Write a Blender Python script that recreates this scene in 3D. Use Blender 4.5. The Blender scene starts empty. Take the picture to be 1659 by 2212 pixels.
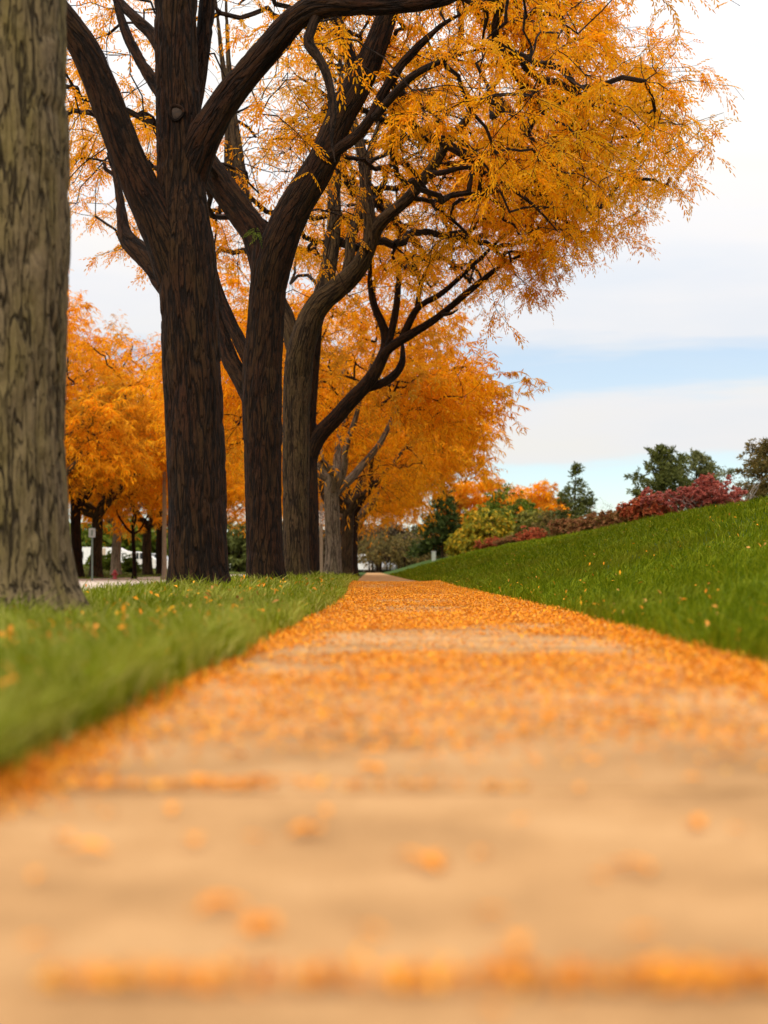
import bpy, math, random
import numpy as np
from mathutils import Vector, Matrix

# ------------------------------------------------------------------ camera, light, exposure
SC = bpy.context.scene
COL = SC.collection
F, VX, VY, CH = 3322.0, 880.0, 1232.0, 0.27        # focal length and vanishing point on a 1659 x 2212 frame, eye height

cam = bpy.data.cameras.new('camera')
camo = bpy.data.objects.new('camera', cam)
COL.objects.link(camo)
SC.camera = camo
camo.location = (0, 0, CH)
camo.rotation_euler = (math.pi / 2, 0, 0)
cam.sensor_fit = 'AUTO'
cam.sensor_width = 36.0
cam.lens = 36.0 * F / 2212.0
cam.shift_x = (829.5 - VX) / 2212.0
cam.shift_y = (VY - 1106.0) / 2212.0
cam.clip_start = 0.05
cam.clip_end = 4000
cam.dof.use_dof = True
cam.dof.focus_distance = 16.0
cam.dof.aperture_fstop = 2.3

SUN_EL, SUN_AZ = math.radians(42), math.radians(205)   # azimuth clockwise from +Y
w = bpy.data.worlds.new('World')
SC.world = w
w.use_nodes = True
nt = w.node_tree
nt.nodes.clear()


def N(tree, typ, **kw):
    n = tree.nodes.new(typ)
    for k, v in kw.items():
        if k == 'inp':
            for kk, vv in v.items():
                n.inputs[kk].default_value = vv
        else:
            setattr(n, k, v)
    return n


def ramp(tree, stops, interp='LINEAR'):
    r = tree.nodes.new('ShaderNodeValToRGB')
    r.color_ramp.interpolation = interp
    e = r.color_ramp.elements
    while len(e) < len(stops):
        e.new(0.5)
    for i, (p, c) in enumerate(stops):
        e[i].position = p
        e[i].color = (c[0], c[1], c[2], 1) if not isinstance(c, (int, float)) else (c, c, c, 1)
    return r


L = nt.links.new
sky = N(nt, 'ShaderNodeTexSky', sky_type='NISHITA', sun_disc=False)
sky.sun_elevation = SUN_EL
sky.sun_rotation = SUN_AZ
sky.air_density = 1.0
sky.dust_density = 0.2
sky.ozone_density = 3.0
bg_sky = N(nt, 'ShaderNodeBackground', inp={'Strength': 0.088})
L(sky.outputs[0], bg_sky.inputs['Color'])
tc = N(nt, 'ShaderNodeTexCoord')
sep = N(nt, 'ShaderNodeSeparateXYZ')
L(tc.outputs['Generated'], sep.inputs[0])
mp = N(nt, 'ShaderNodeMapping', inp={'Scale': (3.0, 3.0, 24.0)})
L(tc.outputs['Generated'], mp.inputs['Vector'])
nz = N(nt, 'ShaderNodeTexNoise', inp={'Scale': 1.6, 'Detail': 5.0, 'Roughness': 0.55})
L(mp.outputs[0], nz.inputs['Vector'])
madd = N(nt, 'ShaderNodeMath', operation='MULTIPLY_ADD', inp={1: 0.056, 2: -0.028})
L(nz.outputs['Fac'], madd.inputs[0])
zz = N(nt, 'ShaderNodeMath', operation='ADD')
L(sep.outputs['Z'], zz.inputs[0])
L(madd.outputs[0], zz.inputs[1])
cover = ramp(nt, [(0.0, 0.10), (0.068, 0.12), (0.075, 0.93), (0.108, 0.95), (0.120, 0.36), (0.136, 0.32), (0.152, 0.90), (0.2, 0.97), (1.0, 1.0)])
L(zz.outputs[0], cover.inputs[0])
# overcast dome: three times brighter overhead than at the horizon
g0 = N(nt, 'ShaderNodeMath', operation='MULTIPLY_ADD', inp={1: 1.45, 2: 0.20})
grad = N(nt, 'ShaderNodeMath', operation='MULTIPLY_ADD', inp={2: 0.62})
zc = N(nt, 'ShaderNodeMath', operation='MAXIMUM', inp={1: 0.0})
L(sep.outputs['Z'], zc.inputs[0])
L(zc.outputs[0], g0.inputs[0])
L(zc.outputs[0], grad.inputs[0])
L(g0.outputs[0], grad.inputs[1])
mp2 = N(nt, 'ShaderNodeMapping', inp={'Scale': (3.0, 3.0, 14.0)})
L(tc.outputs['Generated'], mp2.inputs['Vector'])
nz2 = N(nt, 'ShaderNodeTexNoise', inp={'Scale': 1.3, 'Detail': 4.0})
L(mp2.outputs[0], nz2.inputs['Vector'])
ccol = ramp(nt, [(0.3, (0.87, 0.90, 0.95)), (0.5, (0.97, 0.95, 0.95)), (0.68, (1.0, 0.96, 0.90))])
L(nz2.outputs['Fac'], ccol.inputs[0])
bg_cl = N(nt, 'ShaderNodeBackground')
L(ccol.outputs[0], bg_cl.inputs['Color'])
L(grad.outputs[0], bg_cl.inputs['Strength'])
mix = N(nt, 'ShaderNodeMixShader')
L(cover.outputs[0], mix.inputs[0])
L(bg_sky.outputs[0], mix.inputs[1])
L(bg_cl.outputs[0], mix.inputs[2])
wo = N(nt, 'ShaderNodeOutputWorld')
L(mix.outputs[0], wo.inputs[0])

sun = bpy.data.lights.new('sun', 'SUN')
suno = bpy.data.objects.new('sun', sun)
COL.objects.link(suno)
sun.energy = 1.5
sun.angle = math.radians(14)
sun.color = (1.0, 0.93, 0.82)
sd = Vector((math.sin(SUN_AZ) * math.cos(SUN_EL), math.cos(SUN_AZ) * math.cos(SUN_EL), math.sin(SUN_EL)))
suno.rotation_euler = sd.to_track_quat('Z', 'Y').to_euler()
suno.location = (-20, -40, 40)

SC.view_settings.view_transform = 'Standard'
SC.view_settings.look = 'None'
SC.view_settings.exposure = 0.50
SC.view_settings.gamma = 1.0
SC.view_settings.use_curve_mapping = False
SC.render.engine = 'CYCLES'
SC.cycles.max_bounces = 6
SC.cycles.transparent_max_bounces = 4
SC.cycles.use_denoising = True

# ------------------------------------------------------------------ helpers
rng = np.random.default_rng(11)
random.seed(5)


def P(px, py, d):
    return np.array(((px - VX) / F * d, d, CH - (py - VY) / F * d))


def hashf(ix, iy, iz=0, seed=0):
    h = (ix * 374761393 + iy * 668265263 + iz * 2147483647 + seed * 974634533) & 0xFFFFFFFF
    h = ((h ^ (h >> 13)) * 1274126177) & 0xFFFFFFFF
    h = h ^ (h >> 16)
    return (h & 0xFFFFFF) / float(0xFFFFFF)


def vnoise(x, y, seed=0):
    x = np.asarray(x, float)
    y = np.asarray(y, float)
    ix = np.floor(x).astype(np.int64)
    iy = np.floor(y).astype(np.int64)
    fx = x - ix
    fy = y - iy
    fx = fx * fx * (3 - 2 * fx)
    fy = fy * fy * (3 - 2 * fy)
    a = hashf(ix, iy, 0, seed)
    b = hashf(ix + 1, iy, 0, seed)
    c = hashf(ix, iy + 1, 0, seed)
    d = hashf(ix + 1, iy + 1, 0, seed)
    return (a * (1 - fx) + b * fx) * (1 - fy) + (c * (1 - fx) + d * fx) * fy


def fbm(x, y, seed=0, octv=3):
    s, a, t = 0, 1.0, 0
    for o in range(octv):
        s = s + a * vnoise(x * 2 ** o, y * 2 ** o, seed + o * 17)
        t += a
        a *= 0.5
    return s / t


def sstep(a, b, x):
    t = np.clip((x - a) / (b - a), 0, 1)
    return t * t * (3 - 2 * t)


class MB:
    """Collects arrays of vertices and polygons; built as one mesh."""

    def __init__(self):
        self.v, self.f, self.mi, self.bark, self.n = [], {3: [], 4: []}, {3: [], 4: []}, [], 0

    def add(self, v, f, mat=0, bark=None):
        v = np.asarray(v, float).reshape(-1, 3)
        f = np.asarray(f, np.int64)
        k = f.shape[1]
        self.f[k].append(f + self.n)
        self.mi[k].append(np.full(len(f), mat, np.int32))
        self.v.append(v)
        self.bark.append(np.zeros_like(v) if bark is None else bark)
        self.n += len(v)

    def box(self, c, s, rz=0.0, mat=0):
        c = np.asarray(c, float)
        h = np.asarray(s, float) / 2
        q = np.array([(-1, -1, -1), (1, -1, -1), (1, 1, -1), (-1, 1, -1), (-1, -1, 1), (1, -1, 1), (1, 1, 1), (-1, 1, 1)]) * h
        cr, sr = math.cos(rz), math.sin(rz)
        q = np.column_stack((q[:, 0] * cr - q[:, 1] * sr, q[:, 0] * sr + q[:, 1] * cr, q[:, 2])) + c
        self.add(q, [(0, 3, 2, 1), (4, 5, 6, 7), (0, 1, 5, 4), (1, 2, 6, 5), (2, 3, 7, 6), (3, 0, 4, 7)], mat)

    def tube(self, pts, rad, na=8, mat=0, cap=True, disp=None, l0=0.0):
        pts = np.asarray(pts, float)
        rad = np.broadcast_to(np.asarray(rad, float), (len(pts),))
        T = np.gradient(pts, axis=0)
        T /= np.linalg.norm(T, axis=1)[:, None] + 1e-9
        u = np.cross(T[0], (0, 1, 0.02))
        if np.linalg.norm(u) < 0.1:
            u = np.cross(T[0], (1, 0, 0))
        u /= np.linalg.norm(u)
        Us = [u]
        for i in range(1, len(pts)):
            u = u - T[i] * np.dot(u, T[i])
            u /= np.linalg.norm(u) + 1e-9
            Us.append(u)
        U = np.array(Us)
        V = np.cross(T, U)
        a = np.linspace(0, 2 * math.pi, na, endpoint=False)
        seg = np.r_[0, np.cumsum(np.linalg.norm(np.diff(pts, axis=0), axis=1))] + l0
        rr = rad[:, None] * np.ones(na)[None]
        if disp is not None:
            rr = rr + disp(a[None] * np.ones(len(pts))[:, None], seg[:, None] * np.ones(na)[None], rad[:, None])
        v = pts[:, None] + rr[..., None] * (np.cos(a)[None, :, None] * U[:, None] + np.sin(a)[None, :, None] * V[:, None])
        bk = np.stack((np.cos(a)[None] * rad[:, None], np.sin(a)[None] * rad[:, None], seg[:, None] * np.ones(na)[None]), -1)
        n = len(pts)
        i = np.arange(n - 1)[:, None] * na
        j = np.arange(na)[None]
        k = (j + 1) % na
        f = np.stack((i + j, i + k, i + na + k, i + na + j), -1).reshape(-1, 4)
        vv, bb = v.reshape(-1, 3), bk.reshape(-1, 3)
        self.add(vv, f, mat, bb)
        if cap:
            for e, o in ((0, 0), (n - 1, (n - 1) * na)):
                ring = v[e]
                c = pts[e][None]
                ff = np.stack((np.full(na, na), np.arange(na) if e else (np.arange(na) + 1) % na, (np.arange(na) + 1) % na if e else np.arange(na)), -1)
                self.add(np.vstack((ring, c)), ff, mat, np.vstack((bk[e], (0, 0, seg[e]))))

    def lathe(self, prof, c, na=14, mat=0):
        prof = np.asarray(prof, float)
        a = np.linspace(0, 2 * math.pi, na, endpoint=False)
        v = np.stack((prof[:, 0:1] * np.cos(a), prof[:, 0:1] * np.sin(a), prof[:, 1:2] * np.ones(na)), -1) + np.asarray(c, float)
        i = np.arange(len(prof) - 1)[:, None] * na
        j = np.arange(na)[None]
        k = (j + 1) % na
        self.add(v.reshape(-1, 3), np.stack((i + j, i + k, i + na + k, i + na + j), -1).reshape(-1, 4), mat)

    def mesh(self, name, mats, smooth=False, bark=False):
        me = bpy.data.meshes.new(name)
        v = np.concatenate(self.v)
        polys, sizes, mi = [], [], []
        for k in (3, 4):
            if self.f[k]:
                a = np.concatenate(self.f[k])
                polys.append(a.ravel())
                sizes.append(np.full(len(a), k))
                mi.append(np.concatenate(self.mi[k]))
        lv = np.concatenate(polys).astype(np.int32)
        sz = np.concatenate(sizes)
        mi = np.concatenate(mi)
        st = np.r_[0, np.cumsum(sz)[:-1]].astype(np.int32)
        me.vertices.add(len(v))
        me.vertices.foreach_set('co', v.astype(np.float32).ravel())
        me.loops.add(len(lv))
        me.loops.foreach_set('vertex_index', lv)
        me.polygons.add(len(sz))
        me.polygons.foreach_set('loop_start', st)
        me.polygons.foreach_set('material_index', mi)
        me.polygons.foreach_set('use_smooth', np.full(len(sz), smooth, bool))
        if bark:
            at = me.attributes.new('barkco', 'FLOAT_VECTOR', 'POINT')
            at.data.foreach_set('vector', np.concatenate(self.bark).astype(np.float32).ravel())
        me.update(calc_edges=True)
        for m in (mats if isinstance(mats, (list, tuple)) else [mats]):
            me.materials.append(m)
        return me

    def build(self, name, mats, parent=None, smooth=False, bark=False, kind=None):
        o = bpy.data.objects.new(name, self.mesh(name, mats, smooth, bark))
        COL.objects.link(o)
        if parent is not None:
            o.parent = parent
        if kind:
            o['kind'] = kind
        return o


def empty(name, loc=(0, 0, 0), label=None, cat=None, group=None):
    o = bpy.data.objects.new(name, None)
    COL.objects.link(o)
    o.location = loc
    o.empty_display_size = 0.2
    tag(o, label, cat, group)
    return o


def tag(o, label=None, cat=None, group=None, kind=None):
    if label:
        o['label'] = label
    if cat:
        o['category'] = cat
    if group:
        o['group'] = group
    if kind:
        o['kind'] = kind
    return o


def copy_tree(o, parent=None):
    c = o.copy()
    COL.objects.link(c)
    c.parent = parent
    for ch in list(o.children):
        copy_tree(ch, c)
    return c


def catmull(pts, per=6):
    pts = np.asarray(pts, float)
    if len(pts) < 3:
        t = np.linspace(0, 1, per * (len(pts) - 1) + 1)[:, None]
        return pts[0] * (1 - t) + pts[-1] * t
    ext = np.vstack((2 * pts[0] - pts[1], pts, 2 * pts[-1] - pts[-2]))
    out = []
    for i in range(1, len(ext) - 2):
        p0, p1, p2, p3 = ext[i - 1:i + 3]
        for t in np.linspace(0, 1, per, endpoint=False):
            out.append(0.5 * ((2 * p1) + (p2 - p0) * t + (2 * p0 - 5 * p1 + 4 * p2 - p3) * t * t + (3 * p1 - p0 - 3 * p2 + p3) * t ** 3))
    out.append(pts[-1])
    return np.array(out)


# ------------------------------------------------------------------ materials
def mat(name):
    m = bpy.data.materials.new(name)
    m.use_nodes = True
    t = m.node_tree
    b = t.nodes['Principled BSDF']
    return m, t, b, t.links.new


def plain(name, col, rough=0.6, metal=0.0, var=0.12, scale=8.0):
    m, t, b, L = mat(name)
    tc = N(t, 'ShaderNodeTexCoord')
    n = N(t, 'ShaderNodeTexNoise', inp={'Scale': scale, 'Detail': 4.0})
    L(tc.outputs['Object'], n.inputs['Vector'])
    r = ramp(t, [(0.3, [c * (1 - var) for c in col]), (0.7, [min(1, c * (1 + var)) for c in col])])
    L(n.outputs['Fac'], r.inputs[0])
    L(r.outputs[0], b.inputs['Base Color'])
    b.inputs['Roughness'].default_value = rough
    b.inputs['Metallic'].default_value = metal
    return m


def bark_mat(name, dark, plate, moss, mossamt=0.5, k=16.0, fw=0.042, lo=0.5, hi=1.75, f2lo=0.45, fs=0.70):
    m, t, b, L = mat(name)
    at = N(t, 'ShaderNodeAttribute', attribute_name='barkco')
    mp = N(t, 'ShaderNodeMapping', inp={'Scale': (k, k, k * 0.125)})
    L(at.outputs['Vector'], mp.inputs['Vector'])
    def furrow(sc, det, lo, hi, rough=0.5):
        nf = N(t, 'ShaderNodeTexNoise', inp={'Scale': sc, 'Detail': det, 'Roughness': rough})
        L(mp.outputs[0], nf.inputs['Vector'])
        sb = N(t, 'ShaderNodeMath', operation='SUBTRACT', inp={1: 0.5})
        L(nf.outputs['Fac'], sb.inputs[0])
        ab = N(t, 'ShaderNodeMath', operation='ABSOLUTE')
        L(sb.outputs[0], ab.inputs[0])
        rr = ramp(t, [(0.0, lo), (hi * 0.35, lo + 0.3 * (1 - lo)), (hi, 1.0)])
        L(ab.outputs[0], rr.inputs[0])
        return rr.outputs[0]
    f1 = furrow(fs, 2.6, 0.0, fw, 0.5)
    f2 = furrow(1.55, 2.2, f2lo, fw, 0.5)
    fr = N(t, 'ShaderNodeMath', operation='MULTIPLY')
    L(f1, fr.inputs[0])
    L(f2, fr.inputs[1])
    mp2 = N(t, 'ShaderNodeMapping', inp={'Scale': (k * 2.5, k * 2.5, k * 0.9)})
    L(at.outputs['Vector'], mp2.inputs['Vector'])
    n2 = N(t, 'ShaderNodeTexNoise', inp={'Scale': 1.6, 'Detail': 6.0, 'Roughness': 0.65})
    L(mp2.outputs[0], n2.inputs['Vector'])
    pl = ramp(t, [(0.28, [c * lo for c in plate]), (0.5, plate), (0.74, [c * hi for c in plate])])
    L(n2.outputs['Fac'], pl.inputs[0])
    n3 = N(t, 'ShaderNodeTexNoise', inp={'Scale': 3.2, 'Detail': 5.0, 'Roughness': 0.6})
    mp3 = N(t, 'ShaderNodeMapping', inp={'Scale': (1.6, 1.6, 0.5)})
    L(at.outputs['Vector'], mp3.inputs['Vector'])
    L(mp3.outputs[0], n3.inputs['Vector'])
    mr = ramp(t, [(0.38, 0.0), (0.68, mossamt)])
    L(n3.outputs['Fac'], mr.inputs[0])
    c1 = N(t, 'ShaderNodeMix', data_type='RGBA')
    L(mr.outputs[0], c1.inputs[0])
    L(pl.outputs[0], c1.inputs[6])
    c1.inputs[7].default_value = (*moss, 1)
    c2 = N(t, 'ShaderNodeMix', data_type='RGBA')
    L(fr.outputs[0], c2.inputs[0])
    c2.inputs[6].default_value = (*dark, 1)
    L(c1.outputs[2], c2.inputs[7])
    L(c2.outputs[2], b.inputs['Base Color'])
    b.inputs['Roughness'].default_value = 0.92
    b.inputs['Specular IOR Level'].default_value = 0.15
    ad = N(t, 'ShaderNodeMath', operation='MULTIPLY_ADD', inp={1: 0.35})
    L(n2.outputs['Fac'], ad.inputs[0])
    L(fr.outputs[0], ad.inputs[2])
    bp = N(t, 'ShaderNodeBump', inp={'Strength': 1.0, 'Distance': 0.022})
    L(ad.outputs[0], bp.inputs['Height'])
    L(bp.outputs[0], b.inputs['Normal'])
    return m


def leaf_mat(name, cols, trans=0.42, patch=None, pscale=0.45, spec=0.12):
    """colour differs per leaf (each is its own island), with patches of another hue in the crown"""
    m, t, b, L = mat(name)
    g = N(t, 'ShaderNodeNewGeometry')
    n = len(cols)
    r = ramp(t, [(i / (n - 1), c) for i, c in enumerate(cols)])
    L(g.outputs['Random Per Island'], r.inputs[0])
    colsock = r.outputs[0]
    if patch:
        tcn = N(t, 'ShaderNodeTexCoord')
        nn = N(t, 'ShaderNodeTexNoise', inp={'Scale': pscale, 'Detail': 3.0})
        L(tcn.outputs['Object'], nn.inputs['Vector'])
        pr = ramp(t, [(0.48, 0.0), (0.66, 0.75)])
        L(nn.outputs['Fac'], pr.inputs[0])
        mx = N(t, 'ShaderNodeMix', data_type='RGBA')
        L(pr.outputs[0], mx.inputs[0])
        L(colsock, mx.inputs[6])
        mx.inputs[7].default_value = (*patch, 1)
        colsock = mx.outputs[2]
    L(colsock, b.inputs['Base Color'])
    b.inputs['Roughness'].default_value = 0.6
    b.inputs['Specular IOR Level'].default_value = spec
    tr = N(t, 'ShaderNodeBsdfTranslucent')
    L(colsock, tr.inputs['Color'])
    ms = N(t, 'ShaderNodeMixShader')
    ms.inputs[0].default_value = trans
    L(b.outputs[0], ms.inputs[1])
    L(tr.outputs[0], ms.inputs[2])
    out = [x for x in t.nodes if x.type == 'OUTPUT_MATERIAL'][0]
    L(ms.outputs[0], out.inputs['Surface'])
    return m


M_BARK_TAN = bark_mat('bark_tan', (0.024, 0.016, 0.008), (0.140, 0.098, 0.054), (0.132, 0.098, 0.024), 0.7, 22, 0.026, 0.62, 1.5, 0.40, 0.75)
M_BARK_DARK = bark_mat('bark_dark', (0.004, 0.002, 0.001), (0.027, 0.0095, 0.0035), (0.036, 0.020, 0.006), 0.6, 21, 0.055)
M_BARK_MID = bark_mat('bark_mid', (0.009, 0.005, 0.003), (0.056, 0.032, 0.015), (0.058, 0.039, 0.011), 0.5, 18)
M_BARK_GREY = bark_mat('bark_grey', (0.05, 0.036, 0.024), (0.175, 0.128, 0.088), (0.130, 0.100, 0.040), 0.4, 15)
M_TWIG = bark_mat('twig_bark', (0.008, 0.005, 0.003), (0.030, 0.015, 0.008), (0.032, 0.020, 0.008), 0.3, 30)
ORANGE = [(0.56, 0.175, 0.002), (0.86, 0.295, 0.002), (0.94, 0.355, 0.003), (0.95, 0.43, 0.004), (0.86, 0.38, 0.004), (0.56, 0.29, 0.005)]
M_LEAF = leaf_mat('leaf_orange', ORANGE, 0.52, (0.62, 0.33, 0.008), 0.5)
M_LEAF_FAR = leaf_mat('leaf_orange_far', [(0.56, 0.18, 0.002), (0.82, 0.29, 0.003), (0.92, 0.36, 0.004), (0.93, 0.46, 0.008), (0.72, 0.32, 0.006)], 0.52, (0.44, 0.24, 0.02), 0.4)
M_LITTER = leaf_mat('leaf_litter', [(0.52, 0.14, 0.006), (0.70, 0.22, 0.006), (0.76, 0.28, 0.008), (0.80, 0.38, 0.016), (0.72, 0.22, 0.012), (0.60, 0.29, 0.06), (0.36, 0.16, 0.04)], 0.12)
M_GREENLEAF = leaf_mat('leaf_green', [(0.055, 0.085, 0.006), (0.10, 0.135, 0.010), (0.16, 0.18, 0.015)], 0.35)
M_CONIFER = leaf_mat('needle_dark_green', [(0.060, 0.068, 0.014), (0.088, 0.098, 0.020), (0.130, 0.135, 0.030)], 0.2)
M_SPRUCE = leaf_mat('needle_black_green', [(0.022, 0.036, 0.006), (0.038, 0.054, 0.009), (0.07, 0.085, 0.014)], 0.2)
M_OLIVE = leaf_mat('leaf_olive', [(0.09, 0.085, 0.02), (0.16, 0.15, 0.025), (0.26, 0.21, 0.03), (0.11, 0.13, 0.02)], 0.35)
M_BROWNLEAF = leaf_mat('leaf_bronze', [(0.07, 0.055, 0.015), (0.13, 0.10, 0.025), (0.20, 0.12, 0.03)], 0.3)
M_RED = leaf_mat('leaf_crimson', [(0.22, 0.045, 0.036), (0.34, 0.070, 0.050), (0.46, 0.115, 0.075), (0.32, 0.13, 0.10)], 0.3)
M_REDORANGE = leaf_mat('leaf_red_orange', [(0.24, 0.05, 0.02), (0.46, 0.08, 0.03), (0.52, 0.13, 0.05), (0.14, 0.08, 0.02)], 0.3)
M_RUST = leaf_mat('leaf_rust', [(0.17, 0.08, 0.025), (0.29, 0.10, 0.04), (0.16, 0.12, 0.025), (0.35, 0.13, 0.06)], 0.3)
M_YELLOWGREEN = leaf_mat('leaf_yellow_green', [(0.12, 0.13, 0.01), (0.22, 0.20, 0.012), (0.34, 0.25, 0.015), (0.55, 0.30, 0.012)], 0.35)
M_GRASS = leaf_mat('grass_blade', [(0.075, 0.100, 0.002), (0.125, 0.160, 0.003), (0.180, 0.210, 0.005), (0.25, 0.27, 0.020), (0.46, 0.42, 0.12)], 0.35, (0.34, 0.32, 0.05), 1.3, spec=0.05)
M_GRASS_BANK = leaf_mat('grass_blade_bank', [(0.062, 0.092, 0.002), (0.100, 0.140, 0.002), (0.150, 0.185, 0.004), (0.23, 0.24, 0.010)], 0.3, (0.15, 0.145, 0.008), 0.35, spec=0.05)
M_TWIGGREY = plain('pale_stem', (0.24, 0.19, 0.16), 0.9)


def ground_mat(name, c1, c2, c3, scale=1.2):
    m, t, b, L = mat(name)
    tc = N(t, 'ShaderNodeTexCoord')
    n = N(t, 'ShaderNodeTexNoise', inp={'Scale': scale, 'Detail': 8.0, 'Roughness': 0.65})
    L(tc.outputs['Object'], n.inputs['Vector'])
    r = ramp(t, [(0.3, c1), (0.5, c2), (0.7, c3)])
    L(n.outputs['Fac'], r.inputs[0])
    L(r.outputs[0], b.inputs['Base Color'])
    b.inputs['Roughness'].default_value = 0.95
    b.inputs['Specular IOR Level'].default_value = 0.1
    n2 = N(t, 'ShaderNodeTexNoise', inp={'Scale': 60.0, 'Detail': 4.0})
    L(tc.outputs['Object'], n2.inputs['Vector'])
    bp = N(t, 'ShaderNodeBump', inp={'Strength': 0.8, 'Distance': 0.04})
    L(n2.outputs['Fac'], bp.inputs['Height'])
    L(bp.outputs[0], b.inputs['Normal'])
    return m


M_TURF = ground_mat('turf', (0.022, 0.040, 0.006), (0.038, 0.070, 0.009), (0.060, 0.090, 0.014))
M_TURF_FAR = ground_mat('turf_far', (0.06, 0.075, 0.012), (0.10, 0.115, 0.018), (0.17, 0.15, 0.03), 0.5)
M_SOIL = ground_mat('soil', (0.05, 0.045, 0.02), (0.06, 0.06, 0.025), (0.08, 0.075, 0.03), 0.05)


def concrete(name, a, b_, c, fine=220.0):
    m, t, b, L = mat(name)
    tc = N(t, 'ShaderNodeTexCoord')
    n = N(t, 'ShaderNodeTexNoise', inp={'Scale': 3.5, 'Detail': 7.0, 'Roughness': 0.6})
    L(tc.outputs['Object'], n.inputs['Vector'])
    r = ramp(t, [(0.28, a), (0.5, b_), (0.72, c)])
    L(n.outputs['Fac'], r.inputs[0])
    n2 = N(t, 'ShaderNodeTexNoise', inp={'Scale': fine, 'Detail': 3.0})
    L(tc.outputs['Object'], n2.inputs['Vector'])
    r2 = ramp(t, [(0.3, 0.78), (0.6, 1.0)])
    L(n2.outputs['Fac'], r2.inputs[0])
    mx = N(t, 'ShaderNodeMix', data_type='RGBA', blend_type='MULTIPLY')
    mx.inputs[0].default_value = 1.0
    L(r.outputs[0], mx.inputs[6])
    L(r2.outputs[0], mx.inputs[7])
    oi = N(t, 'ShaderNodeObjectInfo')
    r3 = ramp(t, [(0.0, 0.86), (1.0, 1.0)])
    L(oi.outputs['Random'], r3.inputs[0])
    my = N(t, 'ShaderNodeMix', data_type='RGBA', blend_type='MULTIPLY')
    my.inputs[0].default_value = 1.0
    L(mx.outputs[2], my.inputs[6])
    L(r3.outputs[0], my.inputs[7])
    L(my.outputs[2], b.inputs['Base Color'])
    b.inputs['Roughness'].default_value = 0.95
    b.inputs['Specular IOR Level'].default_value = 0.04
    bp = N(t, 'ShaderNodeBump', inp={'Strength': 0.5, 'Distance': 0.004})
    L(n2.outputs['Fac'], bp.inputs['Height'])
    L(bp.outputs[0], b.inputs['Normal'])
    return m


M_SLAB = concrete('tan_concrete', (0.29, 0.158, 0.066), (0.43, 0.238, 0.100), (0.53, 0.312, 0.142))
M_ROAD = concrete('pale_road', (0.52, 0.42, 0.34), (0.60, 0.49, 0.40), (0.66, 0.54, 0.45), 60)
M_KERB = concrete('kerb_concrete', (0.56, 0.46, 0.37), (0.64, 0.53, 0.43), (0.70, 0.58, 0.48))
M_WHITE = plain('white_paint', (0.78, 0.77, 0.75), 0.35)
M_TAN = plain('tan_paint', (0.48, 0.36, 0.26), 0.6)
M_DKTEXT = plain('dark_print', (0.06, 0.065, 0.06), 0.6)
M_BLACK = plain('black_rubber', (0.015, 0.015, 0.015), 0.7)
M_GLASS = plain('dark_window', (0.02, 0.025, 0.03), 0.08)
M_STEEL = plain('dull_steel', (0.34, 0.33, 0.31), 0.5, 0.3)
M_POST = plain('green_post', (0.13, 0.16, 0.13), 0.5, 0.2)
M_POLE = plain('tan_pole', (0.30, 0.22, 0.14), 0.75)
M_SIGN = plain('sign_white', (0.72, 0.66, 0.60), 0.5)
M_SIGNRED = plain('sign_brown_print', (0.13, 0.05, 0.03), 0.5)
M_HYD = plain('hydrant_red', (0.28, 0.018, 0.018), 0.4)
M_SILVER = plain('silver_paint', (0.42, 0.42, 0.43), 0.3, 0.3)
M_CABINET = plain('cabinet_grey_green', (0.27, 0.29, 0.23), 0.5)
M_WOOD = plain('cut_wood', (0.030, 0.015, 0.007), 0.9, 0, 0.5, 30)


# ------------------------------------------------------------------ ground shape
def pcx(y):
    y = np.asarray(y, float)
    return 0.21 - 0.41 * sstep(9, 27, y) - 0.0245 * np.maximum(y - 25, 0) * sstep(25, 35, y)


HWP = 0.76


def pz(y):
    return 0.065 * np.exp(-((np.asarray(y, float) - 27) / 8.5) ** 2)


LS = [0, 0.25, 0.6, 1.2, 1.9, 2.6, 3.1]
LZ = [0.008, 0.03, 0.06, 0.090, 0.045, -0.02, -0.045]
RS = [0, 0.4, 1, 2, 3, 4, 5, 6, 8, 12, 20, 60, 400]
RZ = [0.008, 0.075, 0.23, 0.53, 0.83, 1.10, 1.33, 1.49, 1.68, 1.80, 2.0, 2.4, 2.4]


def zleft(x, y):
    s = np.clip(pcx(y) - HWP - x, 0, 3.1)
    return np.interp(s, LS, LZ) * (0.22 + 0.70 * sstep(7.5, 12.0, y)) + pz(y) * np.clip(1 - s / 2.5, 0, 1) + 0.02 * (fbm(x * 0.9, y * 0.9, 3) - 0.5)


def zright(x, y):
    s = np.maximum(x - pcx(y) - HWP, 0)
    return np.interp(s, RS, RZ) + pz(y) * np.clip(1 - s / 2.5, 0, 1) + np.minimum(s * 0.1, 0.12) * (fbm(x * 0.35 + 9, y * 0.22, 5) - 0.5) * 1.4


def zfar(x, y):
    t = sstep(-13.5, -21, x)
    return -0.035 + 0.065 * sstep(-11.5, -12.6, x) + 0.66 * t * (1 - 0.5 * sstep(110, 160, y)) + 0.03 * (fbm(x * 0.3, y * 0.3, 8) - 0.5)


def sheet(name, ys, xsf, zf, m, kind='structure', label=None):
    ys = np.asarray(ys, float)
    X = np.array([xsf(y) for y in ys])
    Y = np.repeat(ys[:, None], X.shape[1], 1)
    Z = zf(X, Y)
    n, k = X.shape
    i = np.arange(n - 1)[:, None] * k
    j = np.arange(k - 1)[None]
    f = np.stack((i + j, i + j + 1, i + k + j + 1, i + k + j), -1).reshape(-1, 4)
    mb = MB()
    mb.add(np.stack((X, Y, Z), -1), f)
    o = mb.build(name, m, smooth=True)
    return tag(o, label, None, None, kind)


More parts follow.
